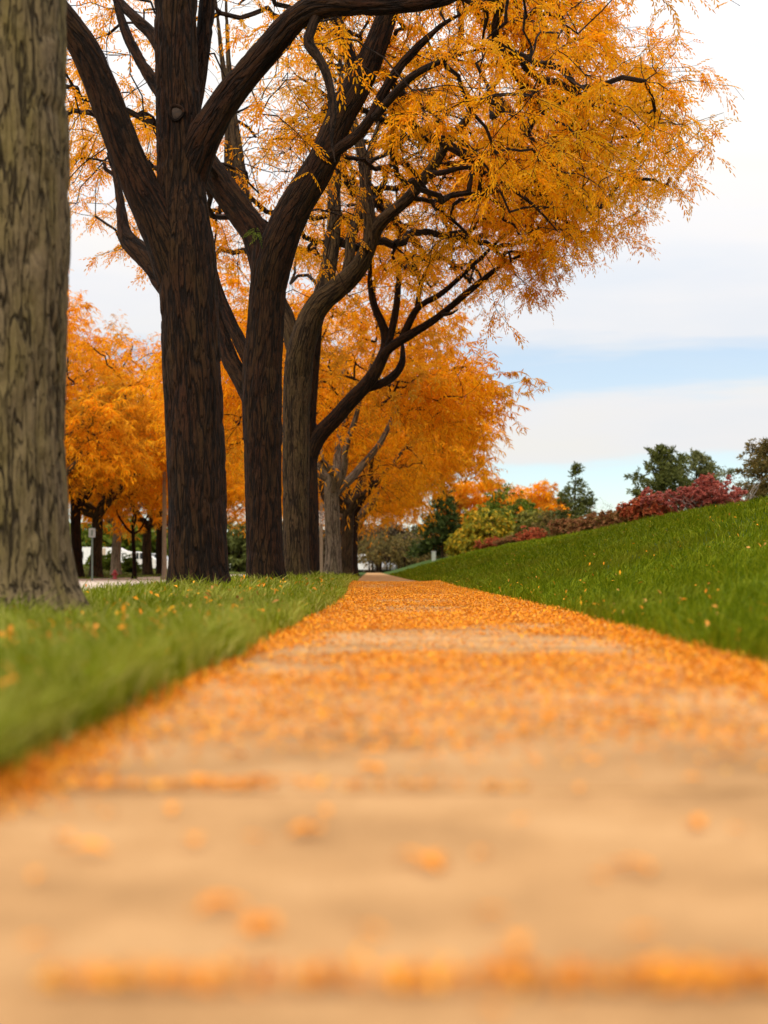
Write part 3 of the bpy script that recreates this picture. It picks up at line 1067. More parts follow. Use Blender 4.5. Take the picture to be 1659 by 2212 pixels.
def hero(name, label, base, d, trunk, limbs, barkm, seed, na, amp, crown, limbm=None, twigm=M_TWIG, leafm=M_LEAF, fine=0.02, group='honey locust trees in a row beside the path'):
    root = empty(name, base, label, 'tree', group)
    inv = np.array(base)
    tp, tr = limb_pts(trunk, d, d)
    z0 = tp[0, 2]
    # root flare
    hgt = tp[:, 2] - z0
    tr = tr * (1 + 0.20 * np.exp(-hgt / 0.12))
    all_l = []
    o = add_wood(root, 'trunk', tp - inv, tr, barkm, na, seed, amp, fine)
    for i, (sp, d0, d1) in enumerate(limbs):
        lp, lr = limb_pts(sp, d0, d1)
        big = lr.max() > 0.05
        add_wood(root, 'limb', lp - inv, lr, (limbm or barkm) if big else twigm, int(max(10, na * 0.5)) if big else 9, seed + 31 * i, amp * (0.8 if big else 0.25), fine * (1.7 if big else 2.6))
        all_l.append((lp, lr))
    all_l.append((tp[len(tp) * 3 // 5:], tr[len(tr) * 3 // 5:]))
    ns, nl, nr = node_samples(all_l)
    r = np.random.default_rng(seed)
    c = crown
    fn = crown_fn(r, *c['shape'], **c.get('kw', {}))
    att = clumpy(r, c['n'], fn, c.get('nc', 50), c.get('sg', 0.5))
    # thin out where nothing of it shows: far above the frame
    py = VY - (att[:, 2] - CH) * F / np.maximum(att[:, 1], 1)
    keep = (py > -180) | (r.random(len(att)) < 0.22)
    # airier on the road side and round the big limbs
    px = VX + att[:, 0] * F / np.maximum(att[:, 1], 1)
    keep &= ~((att[:, 0] < base[0] + 0.3) & (r.random(len(att)) < c.get('thin', 0.5)))
    for lp, lr in OPEN_LIMBS + all_l:
        lx_ = VX + lp[:, 0] * F / lp[:, 1]
        ly_ = VY - (lp[:, 2] - CH) * F / lp[:, 1]
        big = lr > 0.03
        if big.sum() < 2:
            continue
        dd = np.hypot(px[:, None] - lx_[big][None], py[:, None] - ly_[big][None])
        near = (dd < 46) & (att[:, 1][:, None] < lp[big][:, 1][None] + 0.35)
        keep &= ~(near.any(1) & (r.random(len(att)) < 0.9))
    att = att[keep]
    # the leaves sit towards the outside of the crown, the inside is mostly branches
    q = np.hypot(att[:, 0] - c['shape'][0], att[:, 1] - c['shape'][1]) / c['shape'][2]
    dens = 0.09 + 1.02 * sstep(0.42, 0.90, q)
    crown_parts(root, ns - inv, nl, nr, att - inv, seed, c.get('K', 5), c['per'], c.get('ls', (0.15, 0.24)), leafm, twigm, shoots=c.get('sh', 3), shootlen=c.get('sl', 0.42), droop=c.get('droop', 0.45), dens=dens, rt=c.get('rt', 0.0045))
    return root


# limbs that reach clear over the path: the crowns stay open in front of them
for _sp, _d0, _d1 in (
        ([(640, 830, 28), (668, 695, 27), (724, 628, 23), (782, 568, 19), (810, 497, 16), (854, 452, 13), (905, 400, 12), (948, 340, 11), (1000, 268, 9), (1034, 226, 8), (1090, 150, 8)], 23.5, 22.2),
        ([(794, 540, 13), (797, 465, 14), (786, 358, 12), (760, 258, 10)], 22.9, 23.4),
        ([(686, 945, 18), (757, 867, 16), (812, 802, 14), (836, 742, 12), (808, 660, 8), (800, 562, 8)], 28.5, 28.0),
        ([(826, 770, 10), (895, 718, 9), (955, 678, 7), (1049, 600, 7)], 28.1, 26.8),
        ([(866, 736, 8), (904, 662, 7), (994, 598, 7), (1100, 500, 6)], 28.0, 27.0),
        ([(584, 560, 40), (640, 442, 36), (694, 350, 32), (738, 248, 30), (790, 150, 29), (830, 50, 23)], 18.3, 17.6)):
    OPEN_LIMBS.append(limb_pts(_sp, _d0, _d1))

# first tree: only its trunk is in the frame
T1 = hero('honey_locust_tree', 'nearest tree, a thick tan mossy trunk cut off by the frame edge', (-1.83, 7.0, 0.03), 7.0,
          [(12, 1362, 186), (12, 1340, 172), (12, 1312, 158), (12, 1280, 148), (12, 1235, 140), (12, 1150, 135), (12, 1000, 132), (10, 700, 133), (10, 400, 134), (8, 100, 135), (8, -200, 128), (8, -500, 110), (6, -1000, 70)],
          [([(8, -420, 100), (200, -900, 60), (420, -1400, 36)], 7.0, 6.0), ([(8, -350, 90), (-200, -800, 60), (-420, -1300, 36)], 7.0, 7.8), ([(10, -450, 80), (120, -1000, 50), (260, -1500, 30)], 7.0, 8.6)],
          M_BARK_TAN, 3, 140, 0.015, dict(shape=(-1.8, 7.0, 3.4, 5.7, 9.5), n=380, per=9, K=1, ls=(0.2, 0.28)), fine=0.022)

T2 = hero('honey_locust_tree', 'dark trunk forking into three heavy limbs, tallest in view', (-1.73, 12.8, 0.09), 12.8,
          [(433, 1290, 70), (432, 1265, 67), (430, 1235, 65), (428, 1150, 63), (424, 1000, 62), (415, 800, 61), (405, 640, 63), (399, 540, 64), (394, 470, 58), (392, 400, 50), (390, 330, 48), (386, 200, 47), (382, 80, 46), (380, -60, 44), (378, -250, 36), (374, -520, 24)],
          [([(392, 600, 52), (366, 530, 50), (338, 470, 44), (308, 412, 40), (280, 350, 37), (248, 265, 35), (216, 182, 33), (186, 112, 31), (150, 55, 29), (108, 0, 26), (50, -80, 20)], 12.8, 12.4),
           ([(388, 500, 26), (396, 430, 40), (408, 372, 43), (428, 314, 41), (456, 264, 37), (490, 212, 33), (524, 170, 31), (562, 126, 29), (600, 82, 28), (636, 42, 27), (682, 16, 25), (745, 10, 24), (820, 11, 21), (900, 7, 17), (975, -6, 13), (1050, -45, 9)], 12.95, 11.9),
           ([(400, 320, 22), (422, 220, 17), (436, 125, 16), (446, 25, 17), (456, -100, 14), (470, -300, 9)], 12.9, 13.2),
           ([(378, 275, 15), (346, 205, 13), (318, 156, 12), (285, 100, 11), (262, 40, 10), (240, -40, 8)], 12.9, 13.6),
           ([(370, 150, 15), (332, 80, 13), (300, 48, 12), (268, 15, 11), (236, -30, 9)], 12.9, 13.4),
           ([(372, 620, 30), (322, 560, 24), (288, 532, 20), (268, 500, 14), (262, 450, 11), (252, 390, 8), (232, 330, 6)], 12.9, 13.6),
           ([(692, 14, 11), (674, 58, 11), (666, 92, 12), (688, 124, 10), (706, 162, 10), (716, 205, 9), (721, 250, 7), (716, 300, 5), (724, 350, 3)], 12.3, 12.2)],
          M_BARK_DARK, 17, 110, 0.014, dict(thin=0.7, rt=0.0055, shape=(-1.7, 13.2, 3.9, 4.8, 10.0), n=620, per=12, K=4), fine=0.024)

T3 = hero('honey_locust_tree', 'dark leaning trunk with a green leaf sprig in its Y fork', (-1.69, 18.3, 0.11), 18.3,
          [(577, 1280, 47), (575, 1260, 43), (573, 1225, 40), (570, 1150, 38), (567, 1000, 39), (566, 900, 42), (568, 800, 43), (574, 700, 40), (579, 620, 40), (583, 570, 41), (585, 535, 38)],
          [([(578, 640, 34), (590, 570, 39), (612, 500, 38), (640, 442, 36), (668, 396, 34), (694, 350, 32), (716, 300, 30), (738, 248, 30), (765, 200, 31), (790, 150, 29), (812, 100, 26), (830, 50, 23), (846, 0, 20), (870, -90, 14)], 18.3, 17.6),
           ([(582, 640, 34), (576, 575, 36), (552, 505, 31), (522, 462, 30), (494, 422, 29), (468, 386, 28), (444, 348, 25), (420, 300, 21), (404, 240, 17), (392, 150, 12), (380, 20, 7)], 18.35, 19.0),
           ([(548, 870, 24), (520, 817, 20), (496, 776, 18), (478, 720, 15), (462, 660, 12), (448, 600, 8), (430, 540, 5)], 18.4, 19.4),
           ([(556, 810, 20), (528, 757, 17), (508, 715, 15), (488, 670, 12), (470, 615, 9), (462, 560, 5)], 18.4, 19.2),
           ([(752, 228, 18), (764, 170, 16), (752, 110, 15), (734, 60, 13), (715, 10, 11), (690, -60, 8)], 17.9, 18.4),
           ([(700, 345, 14), (735, 320, 13), (775, 290, 12), (805, 250, 12), (826, 205, 11), (860, 150, 10), (905, 100, 8), (960, 50, 6), (1020, 20, 4)], 17.9, 17.2),
           ([(808, 255, 9), (850, 205, 9), (890, 165, 8), (935, 140, 7), (985, 120, 6), (1040, 105, 4)], 17.6, 16.8)],
          M_BARK_DARK, 29, 84, 0.013,
          dict(thin=0.72, rt=0.009, shape=(-1.4, 18.6, 4.5, 4.6, 10.2), kw=dict(rim=1.0), n=1150, per=19, K=3, ls=(0.16, 0.25)), fine=0.028)

T4 = hero('honey_locust_tree', 'lighter brown trunk with a long S-shaped limb reaching over the path', (-1.70, 23.5, 0.10), 23.5,
          [(644, 1275, 36), (642, 1255, 32), (640, 1225, 29), (640, 1150, 28), (640, 1000, 28), (640, 900, 29), (644, 810, 31), (648, 760, 30)],
          [([(640, 830, 28), (650, 760, 30), (668, 695, 27), (694, 652, 25), (724, 628, 23), (756, 600, 21), (782, 568, 19), (797, 530, 17), (810, 497, 16), (828, 474, 14), (854, 452, 13), (882, 428, 13), (905, 400, 12), (926, 374, 12), (948, 340, 11), (970, 304, 10), (1000, 268, 9), (1034, 226, 8), (1077, 172, 7), (1102, 130, 6), (1118, 80, 4)], 23.5, 22.2),
           ([(794, 540, 13), (800, 500, 14), (797, 465, 14), (790, 415, 13), (786, 358, 12), (775, 304, 11), (760, 258, 10), (742, 205, 9), (735, 130, 7), (740, 50, 5)], 22.9, 23.4),
           ([(738, 618, 13), (754, 570, 12), (757, 515, 11), (772, 468, 11), (784, 410, 10), (800, 330, 8), (822, 260, 6), (850, 200, 4)], 23.1, 24.2),
           ([(648, 780, 22), (690, 655, 20), (712, 560, 17), (722, 470, 15), (722, 400, 13), (738, 330, 11), (760, 240, 9), (790, 140, 6)], 23.6, 25),
           ([(646, 800, 20), (620, 690, 17), (560, 560, 15), (530, 440, 14), (515, 330, 12), (500, 230, 9), (492, 100, 6), (486, -60, 4)], 23.7, 25),
           ([(640, 780, 16), (600, 640, 14), (556, 520, 12), (500, 394, 12), (495, 250, 10), (480, 130, 7), (462, -40, 4)], 23.9, 25.5),
           ([(926, 376, 7), (960, 372, 6), (1010, 360, 6), (1060, 380, 5), (1110, 410, 5), (1160, 450, 4), (1205, 500, 3)], 22.5, 21.5),
           ([(1060, 195, 7), (1100, 235, 7), (1140, 290, 6), (1180, 345, 6), (1215, 390, 5), (1250, 430, 4), (1290, 480, 3)], 22.3, 21.3)],
          M_BARK_MID, 41, 64, 0.011,
          dict(thin=0.75, rt=0.0105, shape=(-0.9, 23.2, 4.75, 4.7, 11.0), kw=dict(rim=-1.1, xbias=0.03), n=1650, per=22, K=3, ls=(0.17, 0.26)), fine=0.036)

T5 = hero('honey_locust_tree', 'trunk half hidden behind the lighter one, low branching limb toward the bank', (-1.82, 28.5, 0.10), 28.5,
          [(669, 1268, 27), (668, 1245, 23), (667, 1100, 21), (665, 1000, 20), (664, 920, 19), (672, 820, 16), (690, 660, 12), (702, 520, 8)],
          [([(664, 1000, 18), (686, 945, 18), (723, 906, 16), (757, 867, 16), (790, 832, 15), (812, 802, 14), (826, 772, 13), (836, 742, 12), (826, 700, 9), (808, 660, 8), (799, 613, 7), (800, 562, 6), (794, 490, 4)], 28.5, 28.0),
           ([(826, 770, 10), (842, 750, 10), (862, 738, 10), (895, 718, 9), (930, 697, 8), (955, 678, 7), (1007, 634, 7), (1049, 600, 6), (1078, 577, 5), (1125, 552, 4), (1190, 540, 3)], 28.1, 26.8),
           ([(866, 736, 8), (884, 698, 8), (904, 662, 7), (952, 636, 6), (994, 598, 5), (1040, 556, 4), (1100, 500, 3), (1180, 455, 2.5), (1250, 420, 2)], 28.0, 27.0),
           ([(838, 748, 8), (852, 688, 8), (859, 634, 7), (862, 560, 6), (860, 480, 5), (855, 400, 4)], 28.1, 28.6),
           ([(902, 666, 6), (908, 618, 5), (934, 562, 5), (972, 528, 5), (1030, 490, 4), (1100, 465, 3)], 28.0, 27.6),
           ([(780, 842, 9), (815, 832, 9), (845, 816, 9), (866, 790, 8), (870, 755, 6), (866, 720, 4)], 28.3, 28.8),
           ([(955, 680, 5), (975, 676, 4), (990, 668, 3)], 27.5, 27.4)],
          M_BARK_DARK, 53, 48, 0.008,
          dict(thin=0.75, rt=0.0115, shape=(-0.8, 28.0, 4.5, 5.2, 11.0), kw=dict(rim=-1.5, xbias=0.03), n=1250, per=27, K=2, ls=(0.17, 0.28)), fine=0.045)


# the knot on the second trunk
def ring_scar(root, inv, c, rr, barkm):
    mb = MB()
    a = np.linspace(0, 2 * math.pi, 19)
    pts = np.stack((np.cos(a) * rr, 0 * a, np.sin(a) * rr * 1.1), -1)
    wob = 1 + 0.10 * np.sin(a * 3 + 1)
    mb.tube(pts * wob[:, None], rr * 0.24, 8, cap=False)
    o = mb.build('branch_scar', barkm, root, smooth=True, bark=True)
    o.location = np.array(c) - inv
    mb2 = MB()
    prof = [(0.001, rr * 0.10), (rr * 0.3, rr * 0.08), (rr * 0.6, rr * 0.02), (rr * 0.95, -rr * 0.1)]
    mb2.lathe(prof, (0, 0, 0), 16)
    o2 = mb2.build('cut_face', M_WOOD, o, smooth=True)
    o2.rotation_euler = (math.pi / 2, 0, 0)
    return o


ring_scar(T2, np.array((-1.73, 12.8, 0.09)), P(381, 243, 12.8 - 0.178), 0.055, M_BARK_DARK)
mb = MB()
r_ = np.random.default_rng(3)
base = np.array([P(553, 500, 18.02) + r_.normal(0, 0.02, 3) for _ in range(9)]) - np.array((-1.69, 18.3, 0.11))
dirs = r_.normal(0, 0.5, (9, 3)) + (0.1, -0.4, -0.5)
leaves_mesh(mb, base, dirs, r_.uniform(0.12, 0.2, 9), 5, r_)
mb.build('leaf_sprig', M_GREENLEAF, T3, kind='stuff')


# ------------------------------------------------------------------ whole trees for the rest of the rows (three kinds, copied)
def proc_tree(name, seed, H, R, zl, trunk_h, tr0, barkm, leafm, n, per, K, ls, label, cat='tree', group=None, nl=6, rim=1.2, lean=0.0, twigm=M_TWIG, rt=0.006, sh=3, sl=0.5, jit=0.12, up=0.9):
    r = np.random.default_rng(seed)
    root = empty(name, (0, 0, 0), label, cat, group)
    zs = np.linspace(-0.1, trunk_h, 9)
    t = (zs + 0.1) / (trunk_h + 0.1)
    tp = np.column_stack((lean * t ** 1.5 + 0.03 * np.sin(t * 5 + seed), 0.03 * np.cos(t * 4 + seed), zs))
    trd = tr0 * (1 - 0.22 * t) * (1 + 0.35 * np.exp(-np.maximum(zs, 0) / 0.14))
    add_wood(root, 'trunk', tp, trd, barkm, 22, seed, tr0 * 0.03, 0.07)
    limbs = []
    for i in range(nl):
        a = 2 * math.pi * i / nl + r.uniform(-0.4, 0.4)
        h0 = trunk_h * r.uniform(0.72, 0.98)
        reach = R * r.uniform(0.45, 0.8)
        rise = (H - trunk_h) * r.uniform(0.35, 0.75) * up
        q = np.linspace(0, 1, 7)
        ra = reach * q ** 0.9
        p0 = np.array([np.interp(h0, tp[:, 2], tp[:, 0]), np.interp(h0, tp[:, 2], tp[:, 1]), h0])
        lp = p0 + np.column_stack((np.cos(a) * ra, np.sin(a) * ra, rise * q ** 1.15)) + r.normal(0, 0.09, (7, 3)) * (q > 0)[:, None] * R / 4
        lr = tr0 * r.uniform(0.42, 0.58) * (1 - 0.82 * q) + 0.008
        c = catmull(np.column_stack((lp, lr)), 4)
        add_wood(root, 'limb', c[:, :3], np.maximum(c[:, 3], 0.006), barkm, 9, seed + i, 0, 0.12)
        limbs.append((c[:, :3], c[:, 3]))
    ns, nln, nr = node_samples(limbs, 0.2, 0.35)
    fn = crown_fn(r, lean * 0.5, 0, R, zl, H, rim=rim)
    att = clumpy(r, n, fn, 42, 0.13 * R)
    q = np.hypot(att[:, 0] - lean * 0.5, att[:, 1]) / R
    dens = 0.40 + 0.75 * sstep(0.3, 0.85, q)
    if rim < 0:
        dens *= 1 - 0.8 * (1 - sstep(1.0, 3.4, att[:, 2] - zl)) * (1 - sstep(0.55, 0.9, q))
    crown_parts(root, ns, nln, nr, att, seed, K, per, ls, leafm, twigm, shoots=sh, shootlen=sl, droop=0.4, rt=rt, jit=jit, dens=dens)
    return root


kinds = [proc_tree('honey_locust_tree', 101, 8.5, 3.75, 2.3, 2.5, 0.21, M_BARK_GREY, M_LEAF_FAR, 800, 104, -1, (0.11, 0.21), 'x', 'tree', 'x', rim=-2.6, sl=0.75, sh=4, rt=0.010),
         proc_tree('honey_locust_tree', 113, 8.8, 3.9, 2.0, 2.3, 0.22, M_BARK_MID, M_LEAF_FAR, 800, 104, -1, (0.11, 0.21), 'x', 'tree', 'x', rim=-2.6, sl=0.75, sh=4, rt=0.010),
         proc_tree('honey_locust_tree', 127, 8.2, 3.65, 2.2, 2.7, 0.20, M_BARK_DARK, M_LEAF_FAR, 800, 104, -1, (0.11, 0.21), 'x', 'tree', 'x', rim=-2.6, sl=0.75, sh=4, rt=0.010)]
row = [  # kind, x, y, rotation, scale, label
    (0, -1.71, 35.0, 0.3, 0.94, 'pale grey trunk right of the no parking sign, in the path row'),
    (1, -1.72, 44.0, 2.1, 0.94, 'brown trunk next behind the pale grey trunk in the path row'),
    (2, -1.88, 53.0, 4.0, 1.02, 'dark trunk three places behind the sign in the path row'),
    (0, -2.25, 62.0, 5.2, 1.00, 'small grey trunk far along the path row'),
    (1, -2.75, 71.0, 0.9, 1.00, 'slim trunk near the far end of the path row'),
    (2, -3.2, 81.0, 3.3, 1.00, 'trunk before the last in the path row'),
    (1, -3.6, 93.0, 1.7, 1.00, 'last tree visible at the end of the path row'),
]
used = set()


def place(kind, x, y, z, rz, sc, label, group):
    k = kinds[kind]
    if kind in used:
        o = copy_tree(k)
    else:
        o = k
        used.add(kind)
    o.location = (x, y, z)
    o.rotation_euler = (0, 0, rz)
    o.scale = (sc, sc, sc)
    tag(o, label, 'tree', group)
    return o


for k, x, y, rz, sc, lab in row:
    place(k, x, y, float(zleft(np.array(x), np.array(y))), rz, sc, lab, 'honey locust trees in a row beside the path')
left = [(2, 165, 58, 0.2, 1.16, 'dark trunk left of the grey sign post across the road'),
        (1, 209, 60, 1.9, 1.16, 'dark trunk right behind the grey sign post across the road'),
        (0, 252, 72, 3.0, 1.14, 'greyish trunk behind the red hydrant, before the white trailer'),
        (1, 318, 77, 4.4, 1.18, 'stout dark trunk right of the trailer lettering across the road'),
        (2, 347, 82, 5.3, 1.16, 'slim dark trunk left beside the tan lamp post'),
        (0, 452, 97, 2.5, 1.16, 'orange tree across the road seen between the two darkest trunks'),
        (1, 60, 52, 1.2, 1.16, 'orange tree across the road hidden by the nearest trunk')]
for k, px, d, rz, sc, lab in left:
    x = (px - VX) / F * d
    place(k, x, d, float(zfar(np.array(x), np.array(float(d)))), rz, sc, lab, 'orange trees across the road')

# thin young tree with a flared foot
o = proc_tree('honey_locust_tree', 151, 6.5, 2.2, 2.4, 2.2, 0.09, M_BARK_DARK, M_LEAF_FAR, 160, 50, -1, (0.2, 0.32),
              'thin dark tree between the trailer lettering and the stout trunk', 'tree', 'orange trees across the road', nl=4)
x = (289 - VX) / F * 64
o.location = (x, 64, float(zfar(np.array(x), np.array(64.0))))

# orange trees standing beyond the bank
for i, (px, d, R, H, lab) in enumerate([(1035, 140, 4.2, 7.6, 'orange tree beyond the bank, left of the green tree'), (1150, 150, 4.3, 7.1, 'orange tree beyond the bank, right of the green tree')]):
    o = proc_tree('orange_tree', 201 + i, H, R, 1.2, 1.4, 0.16, M_BARK_MID, M_LEAF_FAR, 560, 60, -1, (0.4, 0.7), lab, 'tree', 'orange trees beyond the bank')
    x = (px - VX) / F * d
    o.location = (x, d, float(zright(np.array(x), np.array(float(d)))) - 0.2)


# ------------------------------------------------------------------ leafy green trees, shrubs and conifers
def bush(name, seed, W, D, H, leafm, stemm, label, cat, group=None, n=220, per=20, ls=(0.08, 0.14), nst=9, bare=0.25, K=0):
    r = np.random.default_rng(seed)
    root = empty(name, (0, 0, 0), label, cat, group)
    limbs = []
    st = MB()
    for i in range(nst):
        a = r.uniform(0, 2 * math.pi)
        q = np.linspace(0, 1, 5)
        rr = r.uniform(0.3, 0.85)
        lp = np.column_stack((np.cos(a) * W / 2 * (0.12 + rr * q), np.sin(a) * D / 2 * (0.12 + rr * q), H * r.uniform(0.55, 0.9) * q ** 0.8 - 0.05)) + r.normal(0, 0.02 * W, (5, 3)) * (q > 0)[:, None]
        rad = 0.012 * H * (1.2 - q)
        st.tube(lp, rad, 5)
        limbs.append((lp, rad))
    st.build('stems', stemm, root, bark=True)
    ns, nl, nr = node_samples(limbs, 0.3, 0.2)

    def fn(k):
        v = r.normal(0, 1, (k, 3))
        v /= np.linalg.norm(v, axis=1)[:, None]
        v *= r.random((k, 1)) ** 0.4
        lob = 0.82 + 0.3 * np.sin(3 * np.arctan2(v[:, 1], v[:, 0]) + seed)
        z = H * (bare + (1 - bare) * (0.5 + 0.5 * v[:, 2]))
        return np.column_stack((v[:, 0] * W / 2 * lob, v[:, 1] * D / 2 * lob, z))
    att = clumpy(r, n, fn, 22, 0.07 * W, 0.6)
    att[:, 2] = np.maximum(att[:, 2], H * bare * 0.4)
    crown_parts(root, ns, nl, nr, att, seed, K, per, ls, leafm, stemm, shoots=2, shootlen=0.14 * H ** 0.5, droop=0.1, rt=0.003)
    return root


def put(o, px, d, dz=0.0):
    x = (px - VX) / F * d
    o.location = (x, d, float(zright(np.array(x), np.array(float(d)))) + dz)


put(bush('burning_bush', 301, 2.7, 1.7, 0.74, M_RED, M_TWIGGREY, 'large crimson bush with pale bare stems on the bank top', 'bush', None, 380, 60, (0.05, 0.09), 22, 0.36), 1522, 38, -0.02)
put(bush('burning_bush', 302, 1.5, 1.1, 0.64, M_REDORANGE, M_TWIGGREY, 'orange red bush at the left end of the crimson bush', 'bush', None, 220, 50, (0.06, 0.11), 10, 0.12), 1395, 38.5, -0.05)
for i, (px, d, W, H, mm, lab) in enumerate([
        (1335, 46, 1.3, 0.62, M_RUST, 'low rusty shrub beside the orange red bush'),
        (1275, 52, 1.5, 0.62, M_RUST, 'low rusty brown shrub below the bare twig bush'),
        (1215, 60, 1.7, 0.72, M_RUST, 'low rusty shrub at the foot of the small pointed conifer'),
        (1150, 74, 1.8, 0.75, M_REDORANGE, 'reddish shrub on the bank below the orange tree'),
        (1100, 88, 1.8, 0.7, M_RUST, 'rusty shrub further down the bank below the green tree'),
        (1062, 104, 2.2, 0.85, M_REDORANGE, 'last reddish shrub, low on the bank near the dark spruce')]):
    put(bush('low_shrub', 320 + i, W, W * 0.8, H, mm, M_TWIG, lab, 'shrub', 'rust red shrubs along the bank top', 150, 40, (0.08, 0.14), 8, 0.05), px, d, -0.03)
put(bush('bare_shrub', 340, 1.4, 1.2, 1.5, M_TWIGGREY, M_TWIGGREY, 'nearly leafless grey twig shrub against the sky', 'shrub', None, 46, 0.6, (0.05, 0.08), 7, 0.25), 1300, 58, 0)
put(bush('bare_shrub', 341, 1.8, 1.4, 1.3, M_BROWNLEAF, M_TWIGGREY, 'grey twiggy shrub right beside the crimson bush', 'shrub', None, 90, 3, (0.05, 0.08), 9, 0.2), 1590, 41, 0)


def leafy(name, seed, px, d, W, H, m, label, n=300, per=22, ls=(0.22, 0.36), bare=0.12):
    o = proc_tree(name, seed, H, W / 2, H * bare, H * 0.3, 0.11, M_BARK_MID, m, n, per, 0, ls, label, 'tree', None, nl=6, rim=H * 0.08)
    put(o, px, d, -0.1)
    return o


leafy('green_tree', 401, 1095, 112, 3.8, 5.0, M_GREENLEAF, 'mid green leafy tree between the two orange trees', 380)
leafy('olive_tree', 402, 1165, 100, 3.0, 2.6, M_OLIVE, 'olive green bushy tree beside the small pointed conifer', 300)
leafy('olive_tree', 403, 1052, 106, 3.2, 3.3, M_YELLOWGREEN, 'yellow green bushy tree right of the dark spruce', 300)
leafy('olive_tree', 404, 1010, 112, 2.2, 1.9, M_YELLOWGREEN, 'small yellow green bush low beside the dark spruce', 200)
leafy('olive_tree', 405, 1200, 92, 2.4, 2.2, M_BROWNLEAF, 'bronze brown shrub below the small pointed conifer', 240)


def conifer(name, seed, H, R, m, label, shape='cone', z0=0.2, tiers=22, per=9, ndl=(0.10, 0.18), sparse=0.0, stem=None):
    """trunk, whorls of drooping boughs, each carrying tufts of needles"""
    r = np.random.default_rng(seed)
    root = empty(name, (0, 0, 0), label, 'tree')
    zs = np.linspace(-0.1, H * 0.97, 10)
    mb = MB()
    mb.tube(np.column_stack((0.02 * np.sin(zs * 2), 0.02 * np.cos(zs * 1.7), zs)), np.maximum(0.03 * H * (1 - zs / H * 0.95) * 0.7, 0.01), 9)
    mb.build('trunk', stem or M_BARK_MID, root, smooth=True, bark=True)
    bg, base, dirs = MB(), [], []
    for t in range(tiers):
        u = (t + r.random()) / tiers
        z = z0 * H + (1 - z0) * H * u
        if shape == 'cone':
            rr = R * (1 - u) ** 0.85 * r.uniform(0.8, 1.1) + 0.05
        else:
            rr = R * math.sqrt(max(0.02, 1 - (2 * u - 0.75) ** 2 * 0.62)) * r.uniform(0.55, 1.1) * (1 if u < 0.75 else max(0.15, (1 - u) / 0.25))
        for b in range(int(5 + 3 * r.random())):
            if r.random() < sparse:
                continue
            a = r.uniform(0, 2 * math.pi)
            ln = rr * r.uniform(0.65, 1.1)
            q = np.linspace(0, 1, 5)
            rise = (0.25 if shape == 'cone' else 0.5) * ln
            pl = np.column_stack((np.cos(a) * ln * q, np.sin(a) * ln * q, z + rise * q - (0.38 if shape == 'cone' else 0.1) * ln * q ** 2))
            bg.tube(pl, 0.012 * (1.1 - q) * max(0.6, H / 4), 4, cap=False)
            nt_ = int(max(3, per * ln / R * 2.2))
            tt = 0.2 + 0.8 * r.random(nt_) ** 0.7
            pp = np.column_stack([np.interp(tt, q, pl[:, k]) for k in range(3)]) + r.normal(0, 0.05 * R, (nt_, 3))
            for p in pp:
                m_ = r.integers(7, 12)
                base.append(np.repeat(p[None], m_, 0) + r.normal(0, 0.02 * R, (m_, 3)))
                dd = r.normal(0, 0.7, (m_, 3)) + (math.cos(a) * 0.6, math.sin(a) * 0.6, 0.25)
                dirs.append(dd)
    bg.build('boughs', M_TWIG, root, bark=True, kind='stuff')
    lf = MB()
    base, dirs = np.vstack(base), np.vstack(dirs)
    dirs /= np.linalg.norm(dirs, axis=1)[:, None]
    n = len(base)
    L_ = r.uniform(*ndl, n)[:, None] * H / 3
    s = np.cross(dirs, r.normal(0, 1, (n, 3)))
    s /= np.linalg.norm(s, axis=1)[:, None] + 1e-9
    wv = L_ * 0.17
    v = np.stack((base, base + dirs * L_ * 0.5 + s * wv, base + dirs * L_, base + dirs * L_ * 0.5 - s * wv), 1)
    lf.add(v.reshape(-1, 3), np.arange(n * 4).reshape(-1, 4))
    lf.build('crown', m, root, kind='stuff')
    return root


put(conifer('spruce_tree', 501, 5.8, 2.9, M_SPRUCE, 'dark spruce with drooping boughs at the foot of the bank', 'cone', 0.06, 26, 9), 955, 118, -0.1)
put(conifer('conifer_tree', 502, 3.7, 1.65, M_CONIFER, 'small pointed grey green conifer on the bank top', 'cone', 0.10, 22, 7, sparse=0.35), 1243, 74, -0.1)
put(conifer('pine_tree', 503, 3.45, 1.55, M_CONIFER, 'tall dark pine behind the crimson bush', 'round', 0.10, 20, 8), 1428, 60, -0.05)
put(conifer('pine_tree', 504, 3.35, 1.4, leaf_mat('needle_grey_green', [(0.095, 0.10, 0.030), (0.13, 0.135, 0.04), (0.18, 0.175, 0.06)], 0.2), 'paler pine just right of the tall dark pine', 'round', 0.15, 17, 7, sparse=0.15), 1505, 62, -0.05)
put(conifer('yew_tree', 505, 2.5, 1.25, M_BROWNLEAF, 'bronze green conifer cut off by the right frame edge', 'round', 0.02, 20, 9), 1668, 45, -0.05)

# dark evergreen shrubbery behind the trees across the road
for i, (px, d, W, H, lab) in enumerate([(515, 140, 6.0, 4.6, 'dark green tree mass seen between the two darkest trunks'), (470, 150, 7, 4.8, 'dark green tree behind the darkest thick trunk'),
                                        (170, 118, 6.0, 3.6, 'dark green tree above the left end of the trailer'), (265, 120, 6.5, 3.4, 'dark green tree above the middle of the trailer'), (345, 125, 6.0, 4.2, 'dark green tree behind the tan lamp post')]):
    o = proc_tree('evergreen_tree', 430 + i, H + 0.4, W / 2, 0.3, 1.0, 0.18, M_BARK_DARK, M_GREENLEAF if i > 1 else M_CONIFER, 260, 24, 0, (0.4, 0.6), lab, 'tree', 'dark green trees across the road')
    x = (px - VX) / F * d
    o.location = (x, d, float(zfar(np.array(x), np.array(float(d)))))

